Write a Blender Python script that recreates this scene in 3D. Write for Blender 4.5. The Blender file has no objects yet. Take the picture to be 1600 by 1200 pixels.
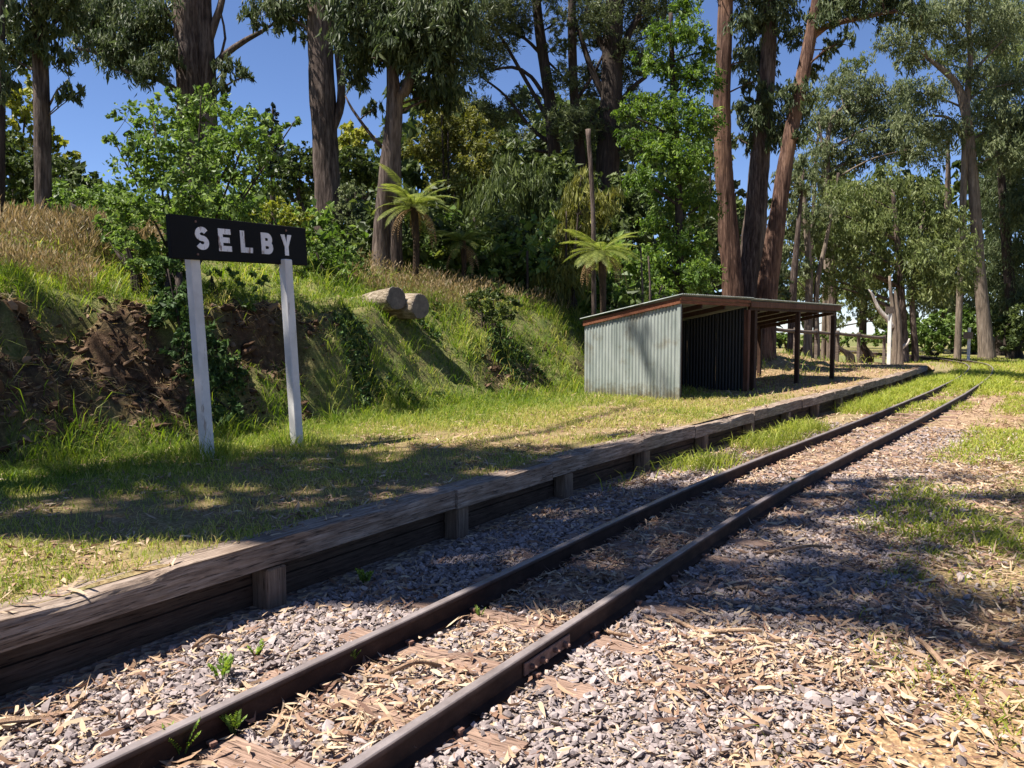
import bpy, math, random
import numpy as np
from mathutils import Vector, Matrix
random.seed(7)
RNG = np.random.default_rng(11)
S = bpy.context.scene
COL = S.collection

# ------------------------------------------------------------------ camera, sky, sun, exposure
YAW = math.radians(31.7)            # the track runs along +Y, the camera looks 31.7 deg to its left
PITCH = math.radians(3.96)
CZ = 1.76
FPX = 1300.0                        # focal length in pixels of a 1600 px wide frame
cam_d = bpy.data.cameras.new('camera')
cam = bpy.data.objects.new('camera', cam_d); COL.objects.link(cam)
cam.location = (0, 0, CZ)
cam.rotation_euler = (math.radians(90) - PITCH, 0, YAW)
cam_d.sensor_width = 36; cam_d.lens = FPX * 36 / 1600
cam_d.clip_start = 0.05; cam_d.clip_end = 8000
S.camera = cam

SUN_EL = math.radians(61)
SUN_H = Vector((-0.66, -0.75, 0)).normalized()
SUN = Vector((SUN_H.x * math.cos(SUN_EL), SUN_H.y * math.cos(SUN_EL), math.sin(SUN_EL)))
world = bpy.data.worlds.new('World'); S.world = world; world.use_nodes = True
wn = world.node_tree
bg = wn.nodes['Background']
sky = wn.nodes.new('ShaderNodeTexSky'); sky.sky_type = 'NISHITA'; sky.sun_disc = False
sky.sun_elevation = SUN_EL; sky.sun_rotation = math.atan2(SUN_H.x, SUN_H.y)
sky.air_density = 0.7; sky.dust_density = 0.0; sky.ozone_density = 5.0
hs = wn.nodes.new('ShaderNodeHueSaturation'); hs.inputs['Saturation'].default_value = 1.0; hs.inputs['Value'].default_value = 0.9
wn.links.new(sky.outputs[0], hs.inputs['Color']); tn = wn.nodes.new('ShaderNodeMix'); tn.data_type = 'RGBA'; tn.blend_type = 'MULTIPLY'; tn.inputs[0].default_value = 1; tn.inputs[7].default_value = (1.02, 1.0, 1.10, 1)
wn.links.new(hs.outputs[0], tn.inputs[6]); wn.links.new(tn.outputs[2], bg.inputs['Color']); bg.inputs['Strength'].default_value = 0.062
sun_d = bpy.data.lights.new('sun', 'SUN'); sun_d.energy = 5.0; sun_d.angle = math.radians(0.53)
sun_d.color = (1.0, 0.94, 0.86)
sun = bpy.data.objects.new('sun', sun_d); COL.objects.link(sun)
sun.rotation_euler = SUN.to_track_quat('Z', 'Y').to_euler(); sun.location = (-20, -20, 40)
S.view_settings.view_transform = 'Standard'; S.view_settings.look = 'None'
S.view_settings.exposure = 1.45; S.view_settings.gamma = 1.0
S.view_settings.use_curve_mapping = False
S.render.engine = 'CYCLES'
S.cycles.max_bounces = 6; S.cycles.diffuse_bounces = 3; S.cycles.transmission_bounces = 4
S.cycles.transparent_max_bounces = 4; S.cycles.use_denoising = True

# ------------------------------------------------------------------ geometry of the view (for placing things at measured distances)
CA, SA = math.cos(YAW), math.sin(YAW)
R_ = np.array([CA, SA, 0.0]); FH = np.array([-SA, CA, 0.0])
FW = FH * math.cos(PITCH) + np.array([0, 0, -math.sin(PITCH)])
UP = FH * math.sin(PITCH) + np.array([0, 0, math.cos(PITCH)])
def ray(px, py):
    return FW + R_ * ((px - 800) / FPX) - UP * ((py - 600) / FPX)
def P(px, py, d):
    v = ray(px, py); k = d / float(v @ FH)
    return np.array([0, 0, CZ]) + v * k
def G(px, py, z):
    v = ray(px, py); k = (z - CZ) / v[2]
    return np.array([0, 0, CZ]) + v * k
def proj(X, Y, Z):
    dx = X; dy = Y; dz = Z - CZ
    f = dx * FW[0] + dy * FW[1] + dz * FW[2]
    r = dx * R_[0] + dy * R_[1]
    u = dx * UP[0] + dy * UP[1] + dz * UP[2]
    f = np.where(f < 0.05, 0.05, f)
    return 800 + FPX * r / f, 600 - FPX * u / f, dx * FH[0] + dy * FH[1]
def inview(X, Y, Z, m=180):
    px, py, d = proj(X, Y, Z)
    return (d > 1.2) & (px > -m) & (px < 1600 + m) & (py < 1200 + m) & (py > -m)

# ------------------------------------------------------------------ noise in numpy
def _h(ix, iy, s):
    n = (ix * 374761393 + iy * 668265263 + s * 982451653) & 0xffffffff
    n = ((n ^ (n >> 13)) * 1274126177) & 0xffffffff
    return ((n ^ (n >> 16)) & 0xffff) / 65535.0
def vn(x, y, s=0):
    x = np.asarray(x, float); y = np.asarray(y, float)
    ix = np.floor(x).astype(np.int64); iy = np.floor(y).astype(np.int64)
    fx = x - ix; fy = y - iy
    fx = fx * fx * (3 - 2 * fx); fy = fy * fy * (3 - 2 * fy)
    a = _h(ix, iy, s); b = _h(ix + 1, iy, s); c = _h(ix, iy + 1, s); d = _h(ix + 1, iy + 1, s)
    return (a * (1 - fx) + b * fx) * (1 - fy) + (c * (1 - fx) + d * fx) * fy
def fbm(x, y, s=0, o=4):
    t = 0; a = 0.5; n = 0
    for i in range(o):
        t = t + a * vn(x * 2 ** i, y * 2 ** i, s + i * 7); n += a; a *= 0.5
    return t / n
def sst(a, b, x):
    t = np.clip((x - a) / (b - a), 0, 1); return t * t * (3 - 2 * t)

# ------------------------------------------------------------------ terrain
_oy = np.array([-400, 0, 8, 12.2, 15.4, 23, 29, 33, 38, 42.3, 46, 50, 55, 62, 75, 100])
_ox = np.array([0, 0, 0.0, 0.24, 0.47, 0.86, 1.05, 1.1, 1.0, 0.6, -0.4, -2.0, -4.8, -10, -23, -55])
_dy = np.arange(-400, 100, 0.5); _dx = np.interp(_dy, _oy, _ox)
_k = np.exp(-np.linspace(-2, 2, 13) ** 2); _k /= _k.sum()
_dx = np.convolve(np.pad(_dx, 6, mode='edge'), _k, mode='valid')
def off(Y): return np.interp(Y, _dy, _dx)
EDGE = -4.07            # outer edge of the platform coping, from the camera's line along the track
PT = 0.37               # platform height
END = 34.0
def foot(Y): return -8.3 + 2.3 * sst(19, 27, Y)
def terrain(X, Y):
    X = np.asarray(X, float); Y = np.asarray(Y, float)
    u = X - off(np.minimum(Y, 36)); v = Y + 0.6 * np.minimum(X + 8, 0)
    B = np.interp(v, [-50, 17, 22, 26, 32, 38], [1, 1, 0.72, 0.5, 0.25, 0.0])
    t = np.maximum(foot(Y) - u, 0) + 0.35 * (fbm(X * .9 + 3, Y * .9, 5) - .5)
    w = np.interp(v, [8.5, 11.5, 17, 26], [1.35, 2.2, 2.25, 4.5])
    h = 1.62 * sst(0, 1, t / w) + 0.26 * np.clip(t - 1.7, 0, 4.3) + 0.10 * np.clip(t - 6, 0, 9) + 0.03 * np.clip(t - 15, 0, 40)
    soilish = sst(0.1, .5, t) * (1 - sst(1.5, 2.1, t)) * (1 - sst(8.5, 10.5, Y))
    bump = -soilish * .75 * sst(.48, .70, fbm(X * 1.5 + 9, Y * 1.5, 37, 3)) + (fbm(X * 2.1, Y * 2.1, 2) - .5) * 0.46 * sst(0.1, .8, t) + (fbm(X * 5, Y * 5, 9) - .5) * 0.24 * sst(0.1, .6, t)
    z = PT * (1 - sst(END - 1, END + 4, Y)) + B * h + bump * np.clip(B + .3, 0, 1)
    z = z + (fbm(X * .7, Y * .7, 4) - .5) * 0.05 - 0.08 * sst(-6.0, -8.2, u) * (t < .4) * 0
    z = z - 0.16 * np.clip(v - 44, 0, 110) * sst(-3, -12, u) 
    z = z - 0.02 * np.clip(np.hypot(X, Y) - 75, 0, 400)
    return z
def bed(X, Y):
    u = np.asarray(X, float) - off(Y)
    z = (fbm(np.asarray(X) * .9, np.asarray(Y) * .9, 14) - .5) * 0.05
    z = z - 0.05 * sst(-3.3, -4.0, u) - 0.04 * sst(-1.2, 0.3, u)
    return z - 0.02 * np.clip(np.hypot(X, Y) - 75, 0, 400)
def zat(x, y): return float(terrain(np.array([x]), np.array([y]))[0])
def ground_at(X, Y):
    u = X - off(Y)
    return np.where(u < EDGE - 0.08, terrain(X, Y), bed(X, Y))

# ------------------------------------------------------------------ mesh helpers
def np_mesh(name, V, F, tint=None, smooth=False, extra=None):
    V = np.asarray(V, np.float32).reshape(-1, 3); F = np.asarray(F, np.int32)
    k = F.shape[1]; n = len(F)
    me = bpy.data.meshes.new(name)
    me.vertices.add(len(V)); me.vertices.foreach_set('co', V.ravel())
    me.loops.add(n * k); me.loops.foreach_set('vertex_index', F.ravel())
    me.polygons.add(n)
    me.polygons.foreach_set('loop_start', np.arange(0, n * k, k, dtype=np.int32))
    try: me.polygons.foreach_set('loop_total', np.full(n, k, np.int32))
    except Exception: pass
    me.polygons.foreach_set('use_smooth', np.full(n, smooth, bool))
    at = dict(extra or {})
    if tint is not None: at['tint'] = tint
    for an, vals in at.items():
        a = me.attributes.new(an, 'FLOAT', 'POINT'); a.data.foreach_set('value', np.asarray(vals, np.float32))
    me.update(calc_edges=True)
    return me
def link(name, me, mat, parent=None, **props):
    o = bpy.data.objects.new(name, me); COL.objects.link(o)
    if mat is not None and not me.materials: me.materials.append(mat)
    if parent is not None: o.parent = parent
    for k, v in props.items(): o[k] = v
    return o
def tag(o, label, cat=None, group=None, kind=None):
    o['label'] = label
    if cat: o['category'] = cat
    if group: o['group'] = group
    if kind: o['kind'] = kind
    return o
def empty(name, loc, label, cat, group=None):
    o = bpy.data.objects.new(name, None); COL.objects.link(o)
    o.location = Vector([float(c) for c in loc]); o.empty_display_size = .2
    tag(o, label, cat, group)
    return o
class MB:                                   # collects pieces into one mesh
    def __init__(s): s.V = []; s.F = []; s.T = []; s.n = 0
    def add(s, V, F, t=0.5):
        V = np.asarray(V, float).reshape(-1, 3); F = np.asarray(F, int)
        if F.shape[1] == 4: F = np.concatenate([F[:, [0, 1, 2]], F[:, [0, 2, 3]]])
        s.V.append(V); s.F.append(F + s.n); s.n += len(V)
        s.T.append(np.full(len(V), t) if np.isscalar(t) else np.asarray(t))
    def mesh(s, name, smooth=False, origin=None):
        V = np.concatenate(s.V)
        if origin is not None: V = V - np.asarray(origin, float)
        return np_mesh(name, V, np.concatenate(s.F), np.concatenate(s.T), smooth)
BOXF = np.array([[0, 3, 2, 1], [4, 5, 6, 7], [0, 1, 5, 4], [1, 2, 6, 5], [2, 3, 7, 6], [3, 0, 4, 7]])
def box_pts(o, ax, ay, az):
    o, ax, ay, az = [np.asarray(a, float) for a in (o, ax, ay, az)]
    return np.array([o, o + ax, o + ax + ay, o + ay, o + az, o + ax + az, o + ax + ay + az, o + ay + az])
def bevel_mesh(me, w=0.006):
    import bmesh
    bm = bmesh.new(); bm.from_mesh(me); bmesh.ops.remove_doubles(bm, verts=bm.verts, dist=1e-5)
    bmesh.ops.dissolve_limit(bm, angle_limit=0.02, verts=bm.verts, edges=bm.edges)
    bmesh.ops.bevel(bm, geom=[e for e in bm.edges if e.calc_face_angle(0) > .3], offset=w, segments=1, affect='EDGES')
    bmesh.ops.recalc_face_normals(bm, faces=bm.faces)
    bm.to_mesh(me); bm.free(); return me
def catmull(pts, rad, step):
    pts = np.asarray(pts, float); rad = np.asarray(rad, float)
    if len(pts) < 3:
        n = max(2, int(np.linalg.norm(pts[1] - pts[0]) / step)); t = np.linspace(0, 1, n + 1)
        return pts[0] + (pts[1] - pts[0]) * t[:, None], rad[0] + (rad[1] - rad[0]) * t
    p = np.vstack([2 * pts[0] - pts[1], pts, 2 * pts[-1] - pts[-2]])
    O = []; Q = []
    for i in range(1, len(p) - 2):
        n = max(2, int(np.linalg.norm(p[i + 1] - p[i]) / step))
        t = np.linspace(0, 1, n, endpoint=False)[:, None]
        a, b, c, d = p[i - 1], p[i], p[i + 1], p[i + 2]
        O.append(.5 * (2 * b + (c - a) * t + (2 * a - 5 * b + 4 * c - d) * t ** 2 + (3 * b - 3 * c + d - a) * t ** 3))
        Q.append(rad[i - 1] + (rad[i] - rad[i - 1]) * t[:, 0])
    O.append(pts[-1:]); Q.append(rad[-1:])
    return np.vstack(O), np.concatenate(Q)
def tube(mb, pts, rad, sides=10, step=.4, rough=0.0, seed=0, caps=True, t=.5, flare=0.0):
    C, r = catmull(pts, rad, step)
    n = len(C)
    T = np.gradient(C, axis=0); T /= np.linalg.norm(T, axis=1)[:, None] + 1e-9
    ref = np.array([0.31, 0.95, 0.05]) if abs(T[0][2]) > .6 else np.array([0.05, 0.1, 1.0])
    A = np.cross(T, ref); A /= np.linalg.norm(A, axis=1)[:, None] + 1e-9
    Bv = np.cross(T, A)
    th = np.linspace(0, 2 * math.pi, sides, endpoint=False)
    L = np.concatenate([[0], np.cumsum(np.linalg.norm(np.diff(C, axis=0), axis=1))])
    rr = np.repeat(r[:, None], sides, 1)
    if rough:
        fl = fbm(th[None, :] * 2.2 + seed * 3.1 + 0 * L[:, None], L[:, None] * .25 + 0 * th[None, :], 21 + seed)
        f2 = fbm(th[None, :] * 6 + seed, L[:, None] * 1.4 + 0 * th[None, :], 51 + seed, 3)
        rr = rr * (1 + rough * (fl - .5) * 1.6 + rough * (f2 - .5))
    if flare:
        rr = rr * (1 + flare * np.exp(-L / .5))[:, None]
    V = C[:, None, :] + rr[:, :, None] * (np.cos(th)[None, :, None] * A[:, None, :] + np.sin(th)[None, :, None] * Bv[:, None, :])
    V = V.reshape(-1, 3)
    i = np.arange(n - 1)[:, None] * sides; j = np.arange(sides)[None, :]; j2 = (j + 1) % sides
    F = np.stack([i + j, i + j2, i + sides + j2, i + sides + j], -1).reshape(-1, 4)
    tt = np.full(len(V), t)
    F3 = np.concatenate([F[:, [0, 1, 2]], F[:, [0, 2, 3]]])
    if caps:
        V = np.vstack([V, C[:1], C[-1:]]); k = n * sides
        c0 = np.stack([np.full(sides, k), (np.arange(sides) + 1) % sides, np.arange(sides)], -1)
        b = (n - 1) * sides
        c1 = np.stack([np.full(sides, k + 1), b + np.arange(sides), b + (np.arange(sides) + 1) % sides], -1)
        F3 = np.concatenate([F3, c0, c1]); tt = np.full(len(V), t)
    mb.add(V, F3, tt)

# ------------------------------------------------------------------ materials
def mat(name):
    m = bpy.data.materials.new(name); m.use_nodes = True
    nt = m.node_tree; b = nt.nodes['Principled BSDF']
    return m, nt, b
def N(nt, t, **kw):
    n = nt.nodes.new(t)
    for k, v in kw.items(): setattr(n, k, v)
    return n
def ramp(nt, stops, src=None):
    r = N(nt, 'ShaderNodeValToRGB'); e = r.color_ramp.elements
    while len(e) < len(stops): e.new(.5)
    for i, (p, c) in enumerate(stops):
        e[i].position = p; e[i].color = (*c, 1)
    if src is not None: nt.links.new(src, r.inputs[0])
    return r
def noise(nt, scale, detail=4, rough=.55, vec=None, mapscale=None, coord='Object'):
    tc = N(nt, 'ShaderNodeTexCoord'); o = tc.outputs[coord]
    if mapscale:
        mp = N(nt, 'ShaderNodeMapping'); mp.inputs['Scale'].default_value = mapscale
        nt.links.new(o, mp.inputs[0]); o = mp.outputs[0]
    n = N(nt, 'ShaderNodeTexNoise'); n.inputs['Scale'].default_value = scale
    n.inputs['Detail'].default_value = detail; n.inputs['Roughness'].default_value = rough
    nt.links.new(o, n.inputs['Vector'])
    return n
def bump(nt, b, h, strength=.4, dist=.02):
    bp = N(nt, 'ShaderNodeBump'); bp.inputs['Strength'].default_value = strength; bp.inputs['Distance'].default_value = dist
    nt.links.new(h, bp.inputs['Height']); nt.links.new(bp.outputs[0], b.inputs['Normal'])
def mixc(nt, fac, a, b_, mode='MIX'):
    m = N(nt, 'ShaderNodeMix', data_type='RGBA', blend_type=mode)
    if hasattr(fac, 'links'): nt.links.new(fac, m.inputs[0])
    else: m.inputs[0].default_value = fac
    for s, i in ((a, 6), (b_, 7)):
        if hasattr(s, 'links'): nt.links.new(s, m.inputs[i])
        else: m.inputs[i].default_value = (*s, 1)
    return m.outputs[2]
def leafmat(name, stops, transl=.3, rough=.5, spec=.22):
    m, nt, b = mat(name)
    a = N(nt, 'ShaderNodeAttribute', attribute_name='tint')
    r = ramp(nt, stops, a.outputs['Fac'])
    nt.links.new(r.outputs[0], b.inputs['Base Color'])
    b.inputs['Roughness'].default_value = rough; b.inputs['Specular IOR Level'].default_value = spec
    if transl:
        tr = N(nt, 'ShaderNodeBsdfTranslucent')
        hs = N(nt, 'ShaderNodeHueSaturation'); hs.inputs['Value'].default_value = 1.5; hs.inputs['Saturation'].default_value = 1.15
        nt.links.new(r.outputs[0], hs.inputs['Color']); nt.links.new(hs.outputs[0], tr.inputs[0])
        mx = N(nt, 'ShaderNodeMixShader'); mx.inputs[0].default_value = transl
        nt.links.new(b.outputs[0], mx.inputs[1]); nt.links.new(tr.outputs[0], mx.inputs[2])
        nt.links.new(mx.outputs[0], nt.nodes['Material Output'].inputs[0])
    return m
def woodmat(name, c0, c1, c2, axis='Y', scale=6, rough=.85, bs=.5, stretch=22):
    m, nt, b = mat(name)
    sc = {'X': (1, stretch, stretch), 'Y': (stretch, 1, stretch), 'Z': (stretch, stretch, 1)}[axis]
    n = noise(nt, scale * .4, 8, .72, mapscale=sc); n2 = noise(nt, 1.9, 6, .65)
    nf = noise(nt, scale * 1.1, 4, .6, mapscale=sc)
    r = ramp(nt, [(.3, c0), (.5, c1), (.7, c2)], n.outputs[0])
    r2 = ramp(nt, [(.3, (.5, .45, .42)), (.65, (1, 1, 1))], n2.outputs[0])
    cr = ramp(nt, [(.33, (.25, .22, .2)), (.43, (1, 1, 1))], nf.outputs[0])
    c = mixc(nt, .75, r.outputs[0], r2.outputs[0], 'MULTIPLY')
    nt.links.new(mixc(nt, .85, c, cr.outputs[0], 'MULTIPLY'), b.inputs['Base Color'])
    b.inputs['Roughness'].default_value = rough; b.inputs['Specular IOR Level'].default_value = .2
    ad = N(nt, 'ShaderNodeMath', operation='ADD'); nt.links.new(n.outputs[0], ad.inputs[0]); nt.links.new(cr.outputs[0], ad.inputs[1])
    bump(nt, b, ad.outputs[0], bs, .008)
    return m
def barkmat(name, c0, c1, c2, stretch=.12, scale=11, patch=None):
    m, nt, b = mat(name)
    n = noise(nt, scale, 7, .68, mapscale=(1, 1, stretch)); n2 = noise(nt, .9, 5, .6, mapscale=(1, 1, .35))
    r = ramp(nt, [(.3, c0), (.52, c1), (.72, c2)], n.outputs[0])
    col = r.outputs[0]
    if patch:
        f = ramp(nt, [(.50, (0, 0, 0)), (.60, (1, 1, 1))], n2.outputs[0])
        col = mixc(nt, f.outputs[0], col, patch)
        n3 = noise(nt, scale * 2, 5, .6, mapscale=(1, 1, stretch))
        d = ramp(nt, [(.35, (.45, .42, .4)), (.6, (1, 1, 1))], n3.outputs[0]); col = mixc(nt, .8, col, d.outputs[0], 'MULTIPLY')
    nt.links.new(col, b.inputs['Base Color']); b.inputs['Roughness'].default_value = .9
    b.inputs['Specular IOR Level'].default_value = .15
    bump(nt, b, n.outputs[0], 1.0, .06)
    return m
M = {}
# ground sheets
def ground_mat():
    m, nt, b = mat('earth_and_litter')
    g = N(nt, 'ShaderNodeAttribute', attribute_name='green'); s = N(nt, 'ShaderNodeAttribute', attribute_name='soil')
    n1 = noise(nt, 14, 8, .7); n2 = noise(nt, 45, 6, .7); n3 = noise(nt, 3, 6, .65)
    lit = ramp(nt, [(.3, (.09, .055, .03)), (.48, (.22, .14, .075)), (.6, (.36, .27, .15)), (.75, (.5, .41, .25))], n2.outputs[0])
    grn = ramp(nt, [(.3, (.035, .05, .015)), (.55, (.09, .125, .03)), (.75, (.22, .23, .08))], n1.outputs[0])
    dirt = ramp(nt, [(.3, (.034, .02, .012)), (.55, (.08, .05, .03)), (.75, (.16, .105, .065))], n1.outputs[0])
    f = N(nt, 'ShaderNodeMath', operation='MULTIPLY_ADD'); f.inputs[1].default_value = 1.6; f.inputs[2].default_value = -.8
    nt.links.new(n3.outputs[0], f.inputs[0])
    fa = N(nt, 'ShaderNodeMath', operation='ADD', use_clamp=True); nt.links.new(f.outputs[0], fa.inputs[0]); nt.links.new(g.outputs['Fac'], fa.inputs[1])
    c = mixc(nt, fa.outputs[0], lit.outputs[0], grn.outputs[0])
    sa = N(nt, 'ShaderNodeMath', operation='ADD', use_clamp=True); nt.links.new(f.outputs[0], sa.inputs[0]); nt.links.new(s.outputs['Fac'], sa.inputs[1])
    sm = N(nt, 'ShaderNodeMath', operation='MULTIPLY', use_clamp=True); nt.links.new(sa.outputs[0], sm.inputs[0]); nt.links.new(s.outputs['Fac'], sm.inputs[1])
    c = mixc(nt, sm.outputs[0], c, dirt.outputs[0])
    nt.links.new(c, b.inputs['Base Color']); b.inputs['Roughness'].default_value = 1; b.inputs['Specular IOR Level'].default_value = .1
    bump(nt, b, n2.outputs[0], .7, .03)
    return m
M['ground'] = ground_mat()
def bed_mat():
    m, nt, b = mat('ballast_bed')
    g = N(nt, 'ShaderNodeAttribute', attribute_name='green'); s = N(nt, 'ShaderNodeAttribute', attribute_name='soil')
    tc = N(nt, 'ShaderNodeTexCoord'); v = N(nt, 'ShaderNodeTexVoronoi'); v.inputs['Scale'].default_value = 22
    nt.links.new(tc.outputs['Object'], v.inputs['Vector'])
    sep = N(nt, 'ShaderNodeSeparateColor'); nt.links.new(v.outputs['Color'], sep.inputs[0])
    st = ramp(nt, [(0, (.10, .085, .08)), (.45, (.2, .17, .165)), (.7, (.3, .25, .22)), (.85, (.42, .31, .2)), (1, (.5, .4, .27))], sep.outputs[0])
    n2 = noise(nt, 40, 6, .7); n3 = noise(nt, 3, 5, .6)
    lit = ramp(nt, [(.3, (.1, .06, .035)), (.5, (.27, .17, .09)), (.7, (.48, .36, .21))], n2.outputs[0])
    grn = ramp(nt, [(.3, (.05, .06, .02)), (.7, (.16, .19, .05))], n2.outputs[0])
    c = mixc(nt, s.outputs['Fac'], st.outputs[0], lit.outputs[0])
    c = mixc(nt, g.outputs['Fac'], c, grn.outputs[0])
    nt.links.new(c, b.inputs['Base Color']); b.inputs['Roughness'].default_value = .95; b.inputs['Specular IOR Level'].default_value = .15
    bump(nt, b, v.outputs['Distance'], .9, .03)
    return m
M['bed'] = bed_mat()
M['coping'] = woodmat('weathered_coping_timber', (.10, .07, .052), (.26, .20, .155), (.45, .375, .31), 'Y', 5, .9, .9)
M['face'] = woodmat('dark_face_timber', (.045, .028, .02), (.09, .058, .04), (.15, .10, .072), 'Y', 5, .9, .7)  # darker brown than the coping
M['postwood'] = woodmat('retaining_post_timber', (.1, .07, .05), (.2, .14, .1), (.3, .22, .16), 'Z', 5, .9, .6)
M['sleeper'] = woodmat('sleeper_timber', (.11, .07, .05), (.27, .18, .135), (.4, .29, .22), 'X', 6, .9, .8)
M['rust_timber'] = woodmat('red_stained_timber', (.07, .026, .014), (.18, .068, .034), (.28, .125, .07), 'Y', 4, .8, .4)
M['dark_timber'] = woodmat('dark_brown_timber', (.022, .012, .008), (.05, .027, .018), (.09, .05, .03), 'Z', 4, .8, .4)
M['shedpost'] = woodmat('brown_post_timber', (.06, .028, .017), (.13, .062, .038), (.2, .10, .065), 'Z', 4, .8, .4)
M['fence'] = woodmat('grey_fence_timber', (.06, .045, .035), (.14, .11, .09), (.25, .2, .16), 'X', 4, .85, .5)
def rail_mat():
    m, nt, b = mat('rusty_rail_steel')
    n = noise(nt, 9, 8, .7, mapscale=(1, .5, 1)); n2 = noise(nt, 70, 4, .6)
    side = ramp(nt, [(.3, (.018, .010, .008)), (.55, (.045, .025, .018)), (.8, (.085, .048, .034))], n.outputs[0])
    top = ramp(nt, [(.3, (.17, .14, .13)), (.65, (.34, .29, .275))], n.outputs[0])
    a = N(nt, 'ShaderNodeAttribute', attribute_name='tint')
    c = mixc(nt, a.outputs['Fac'], side.outputs[0], top.outputs[0])
    nt.links.new(c, b.inputs['Base Color'])
    mr = N(nt, 'ShaderNodeMapRange'); mr.inputs['To Min'].default_value = .75; mr.inputs['To Max'].default_value = .36
    nt.links.new(a.outputs['Fac'], mr.inputs[0]); nt.links.new(mr.outputs[0], b.inputs['Roughness'])
    mm = N(nt, 'ShaderNodeMath', operation='MULTIPLY'); mm.inputs[1].default_value = .4
    nt.links.new(a.outputs['Fac'], mm.inputs[0]); nt.links.new(mm.outputs[0], b.inputs['Metallic']); b.inputs['Specular IOR Level'].default_value = .12
    bump(nt, b, n2.outputs[0], .25, .004)
    return m
M['rail'] = rail_mat()
def rust_mat():
    m, nt, b = mat('rusty_iron')
    n = noise(nt, 30, 6, .7)
    r = ramp(nt, [(.3, (.06, .03, .022)), (.55, (.17, .09, .065)), (.8, (.3, .19, .15))], n.outputs[0])
    nt.links.new(r.outputs[0], b.inputs['Base Color']); b.inputs['Roughness'].default_value = .7
    bump(nt, b, n.outputs[0], .4, .004)
    return m
M['rust'] = rust_mat()
def tin_mat():
    m, nt, b = mat('galvanised_iron')
    n = noise(nt, 5, 6, .6, mapscale=(1, 1, .25)); n2 = noise(nt, 1.6, 5, .7)
    r = ramp(nt, [(.3, (.17, .195, .175)), (.55, (.255, .28, .255)), (.75, (.33, .355, .32))], n.outputs[0])
    r2 = ramp(nt, [(.54, (1, 1, 1)), (.70, (.60, .46, .33))], n2.outputs[0])
    tc = N(nt, 'ShaderNodeTexCoord'); sx = N(nt, 'ShaderNodeSeparateXYZ'); nt.links.new(tc.outputs['Object'], sx.inputs[0])
    n3 = noise(nt, 6, 5, .7); ad = N(nt, 'ShaderNodeMath', operation='MULTIPLY_ADD'); ad.inputs[1].default_value = -.9
    nt.links.new(n3.outputs[0], ad.inputs[0]); nt.links.new(sx.outputs[2], ad.inputs[2])
    sp = ramp(nt, [(.0, (.62, .52, .40)), (.22, (1, 1, 1))], ad.outputs[0])
    c = mixc(nt, .8, r.outputs[0], r2.outputs[0], 'MULTIPLY'); nt.links.new(mixc(nt, 1.0, c, sp.outputs[0], 'MULTIPLY'), b.inputs['Base Color'])
    b.inputs['Metallic'].default_value = .1; b.inputs['Roughness'].default_value = .6; b.inputs['Specular IOR Level'].default_value = .3
    return m
M['tin'] = tin_mat()
def paint_mat(name, base, under, thr=.62, sc=14, rough=.6, stretch=(1, 1, .2)):
    m, nt, b = mat(name)
    n = noise(nt, sc, 7, .7, mapscale=stretch); n2 = noise(nt, 3, 5, .6)
    f = ramp(nt, [(thr, (0, 0, 0)), (thr + .05, (1, 1, 1))], n.outputs[0])
    d = ramp(nt, [(.3, tuple(c * .72 for c in base)), (.6, base)], n2.outputs[0])
    nt.links.new(mixc(nt, f.outputs[0], d.outputs[0], under), b.inputs['Base Color'])
    b.inputs['Roughness'].default_value = rough
    bump(nt, b, n.outputs[0], .2, .004)
    return m
M['tin_shade'] = paint_mat('shade_darkened_iron', (.008, .0085, .0085), (.02, .017, .014), .66, 8)  # plain iron painted near-black: the shelter's interior shade is in this colour
M['white'] = paint_mat('weathered_white_paint', (.64, .62, .58), (.32, .27, .22), .62)
M['letter'] = paint_mat('flaking_white_lettering', (.74, .72, .71), (.2, .13, .1), .555, 30)
M['black'] = paint_mat('black_board_paint', (.009, .009, .009), (.02, .018, .017), .66, 18, .8)
M['black'].node_tree.nodes['Principled BSDF'].inputs['Specular IOR Level'].default_value = .15
M['pale'] = barkmat('bleached_dead_wood', (.3, .26, .22), (.52, .46, .4), (.7, .65, .58))
M['bark_grey'] = barkmat('grey_brown_gum_bark', (.03, .022, .018), (.095, .07, .058), (.19, .15, .125), patch=(.17, .13, .105))
M['bark_red'] = barkmat('red_brown_stringy_bark', (.03, .016, .011), (.10, .056, .04), (.2, .125, .09), .09, 13, patch=(.2, .115, .075))
M['bark_dark'] = barkmat('dark_pine_bark', (.015, .012, .01), (.045, .034, .028), (.09, .07, .055))
M['bark_light'] = barkmat('pale_gum_bark', (.06, .048, .038), (.16, .125, .095), (.28, .23, .18))
M['bark_fern'] = barkmat('fibrous_fern_trunk', (.02, .013, .009), (.05, .033, .022), (.1, .065, .04), .4, 12)
M['log'] = barkmat('silvered_log_wood', (.06, .042, .027), (.26, .21, .15), (.48, .42, .35), 1, 5)
_nt = M['log'].node_tree
for _mp in [n for n in _nt.nodes if n.type == 'MAPPING']:      # grain along the log
    _rot = _nt.nodes.new('ShaderNodeMapping'); _rot.inputs['Rotation'].default_value = (0, 0, -YAW + .35)
    _src = _mp.inputs[0].links[0].from_socket; _nt.links.new(_src, _rot.inputs[0]); _nt.links.new(_rot.outputs[0], _mp.inputs[0]); _mp.inputs['Scale'].default_value = (.5, 6, 6)
def endgrain():
    m, nt, b = mat('sawn_log_end')
    n = noise(nt, 9, 6, .65)
    r = ramp(nt, [(.3, (.06, .05, .04)), (.6, (.13, .11, .09)), (.8, (.2, .17, .14))], n.outputs[0])
    nt.links.new(r.outputs[0], b.inputs['Base Color']); b.inputs['Roughness'].default_value = .9
    return m
M['logend'] = endgrain()
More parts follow.
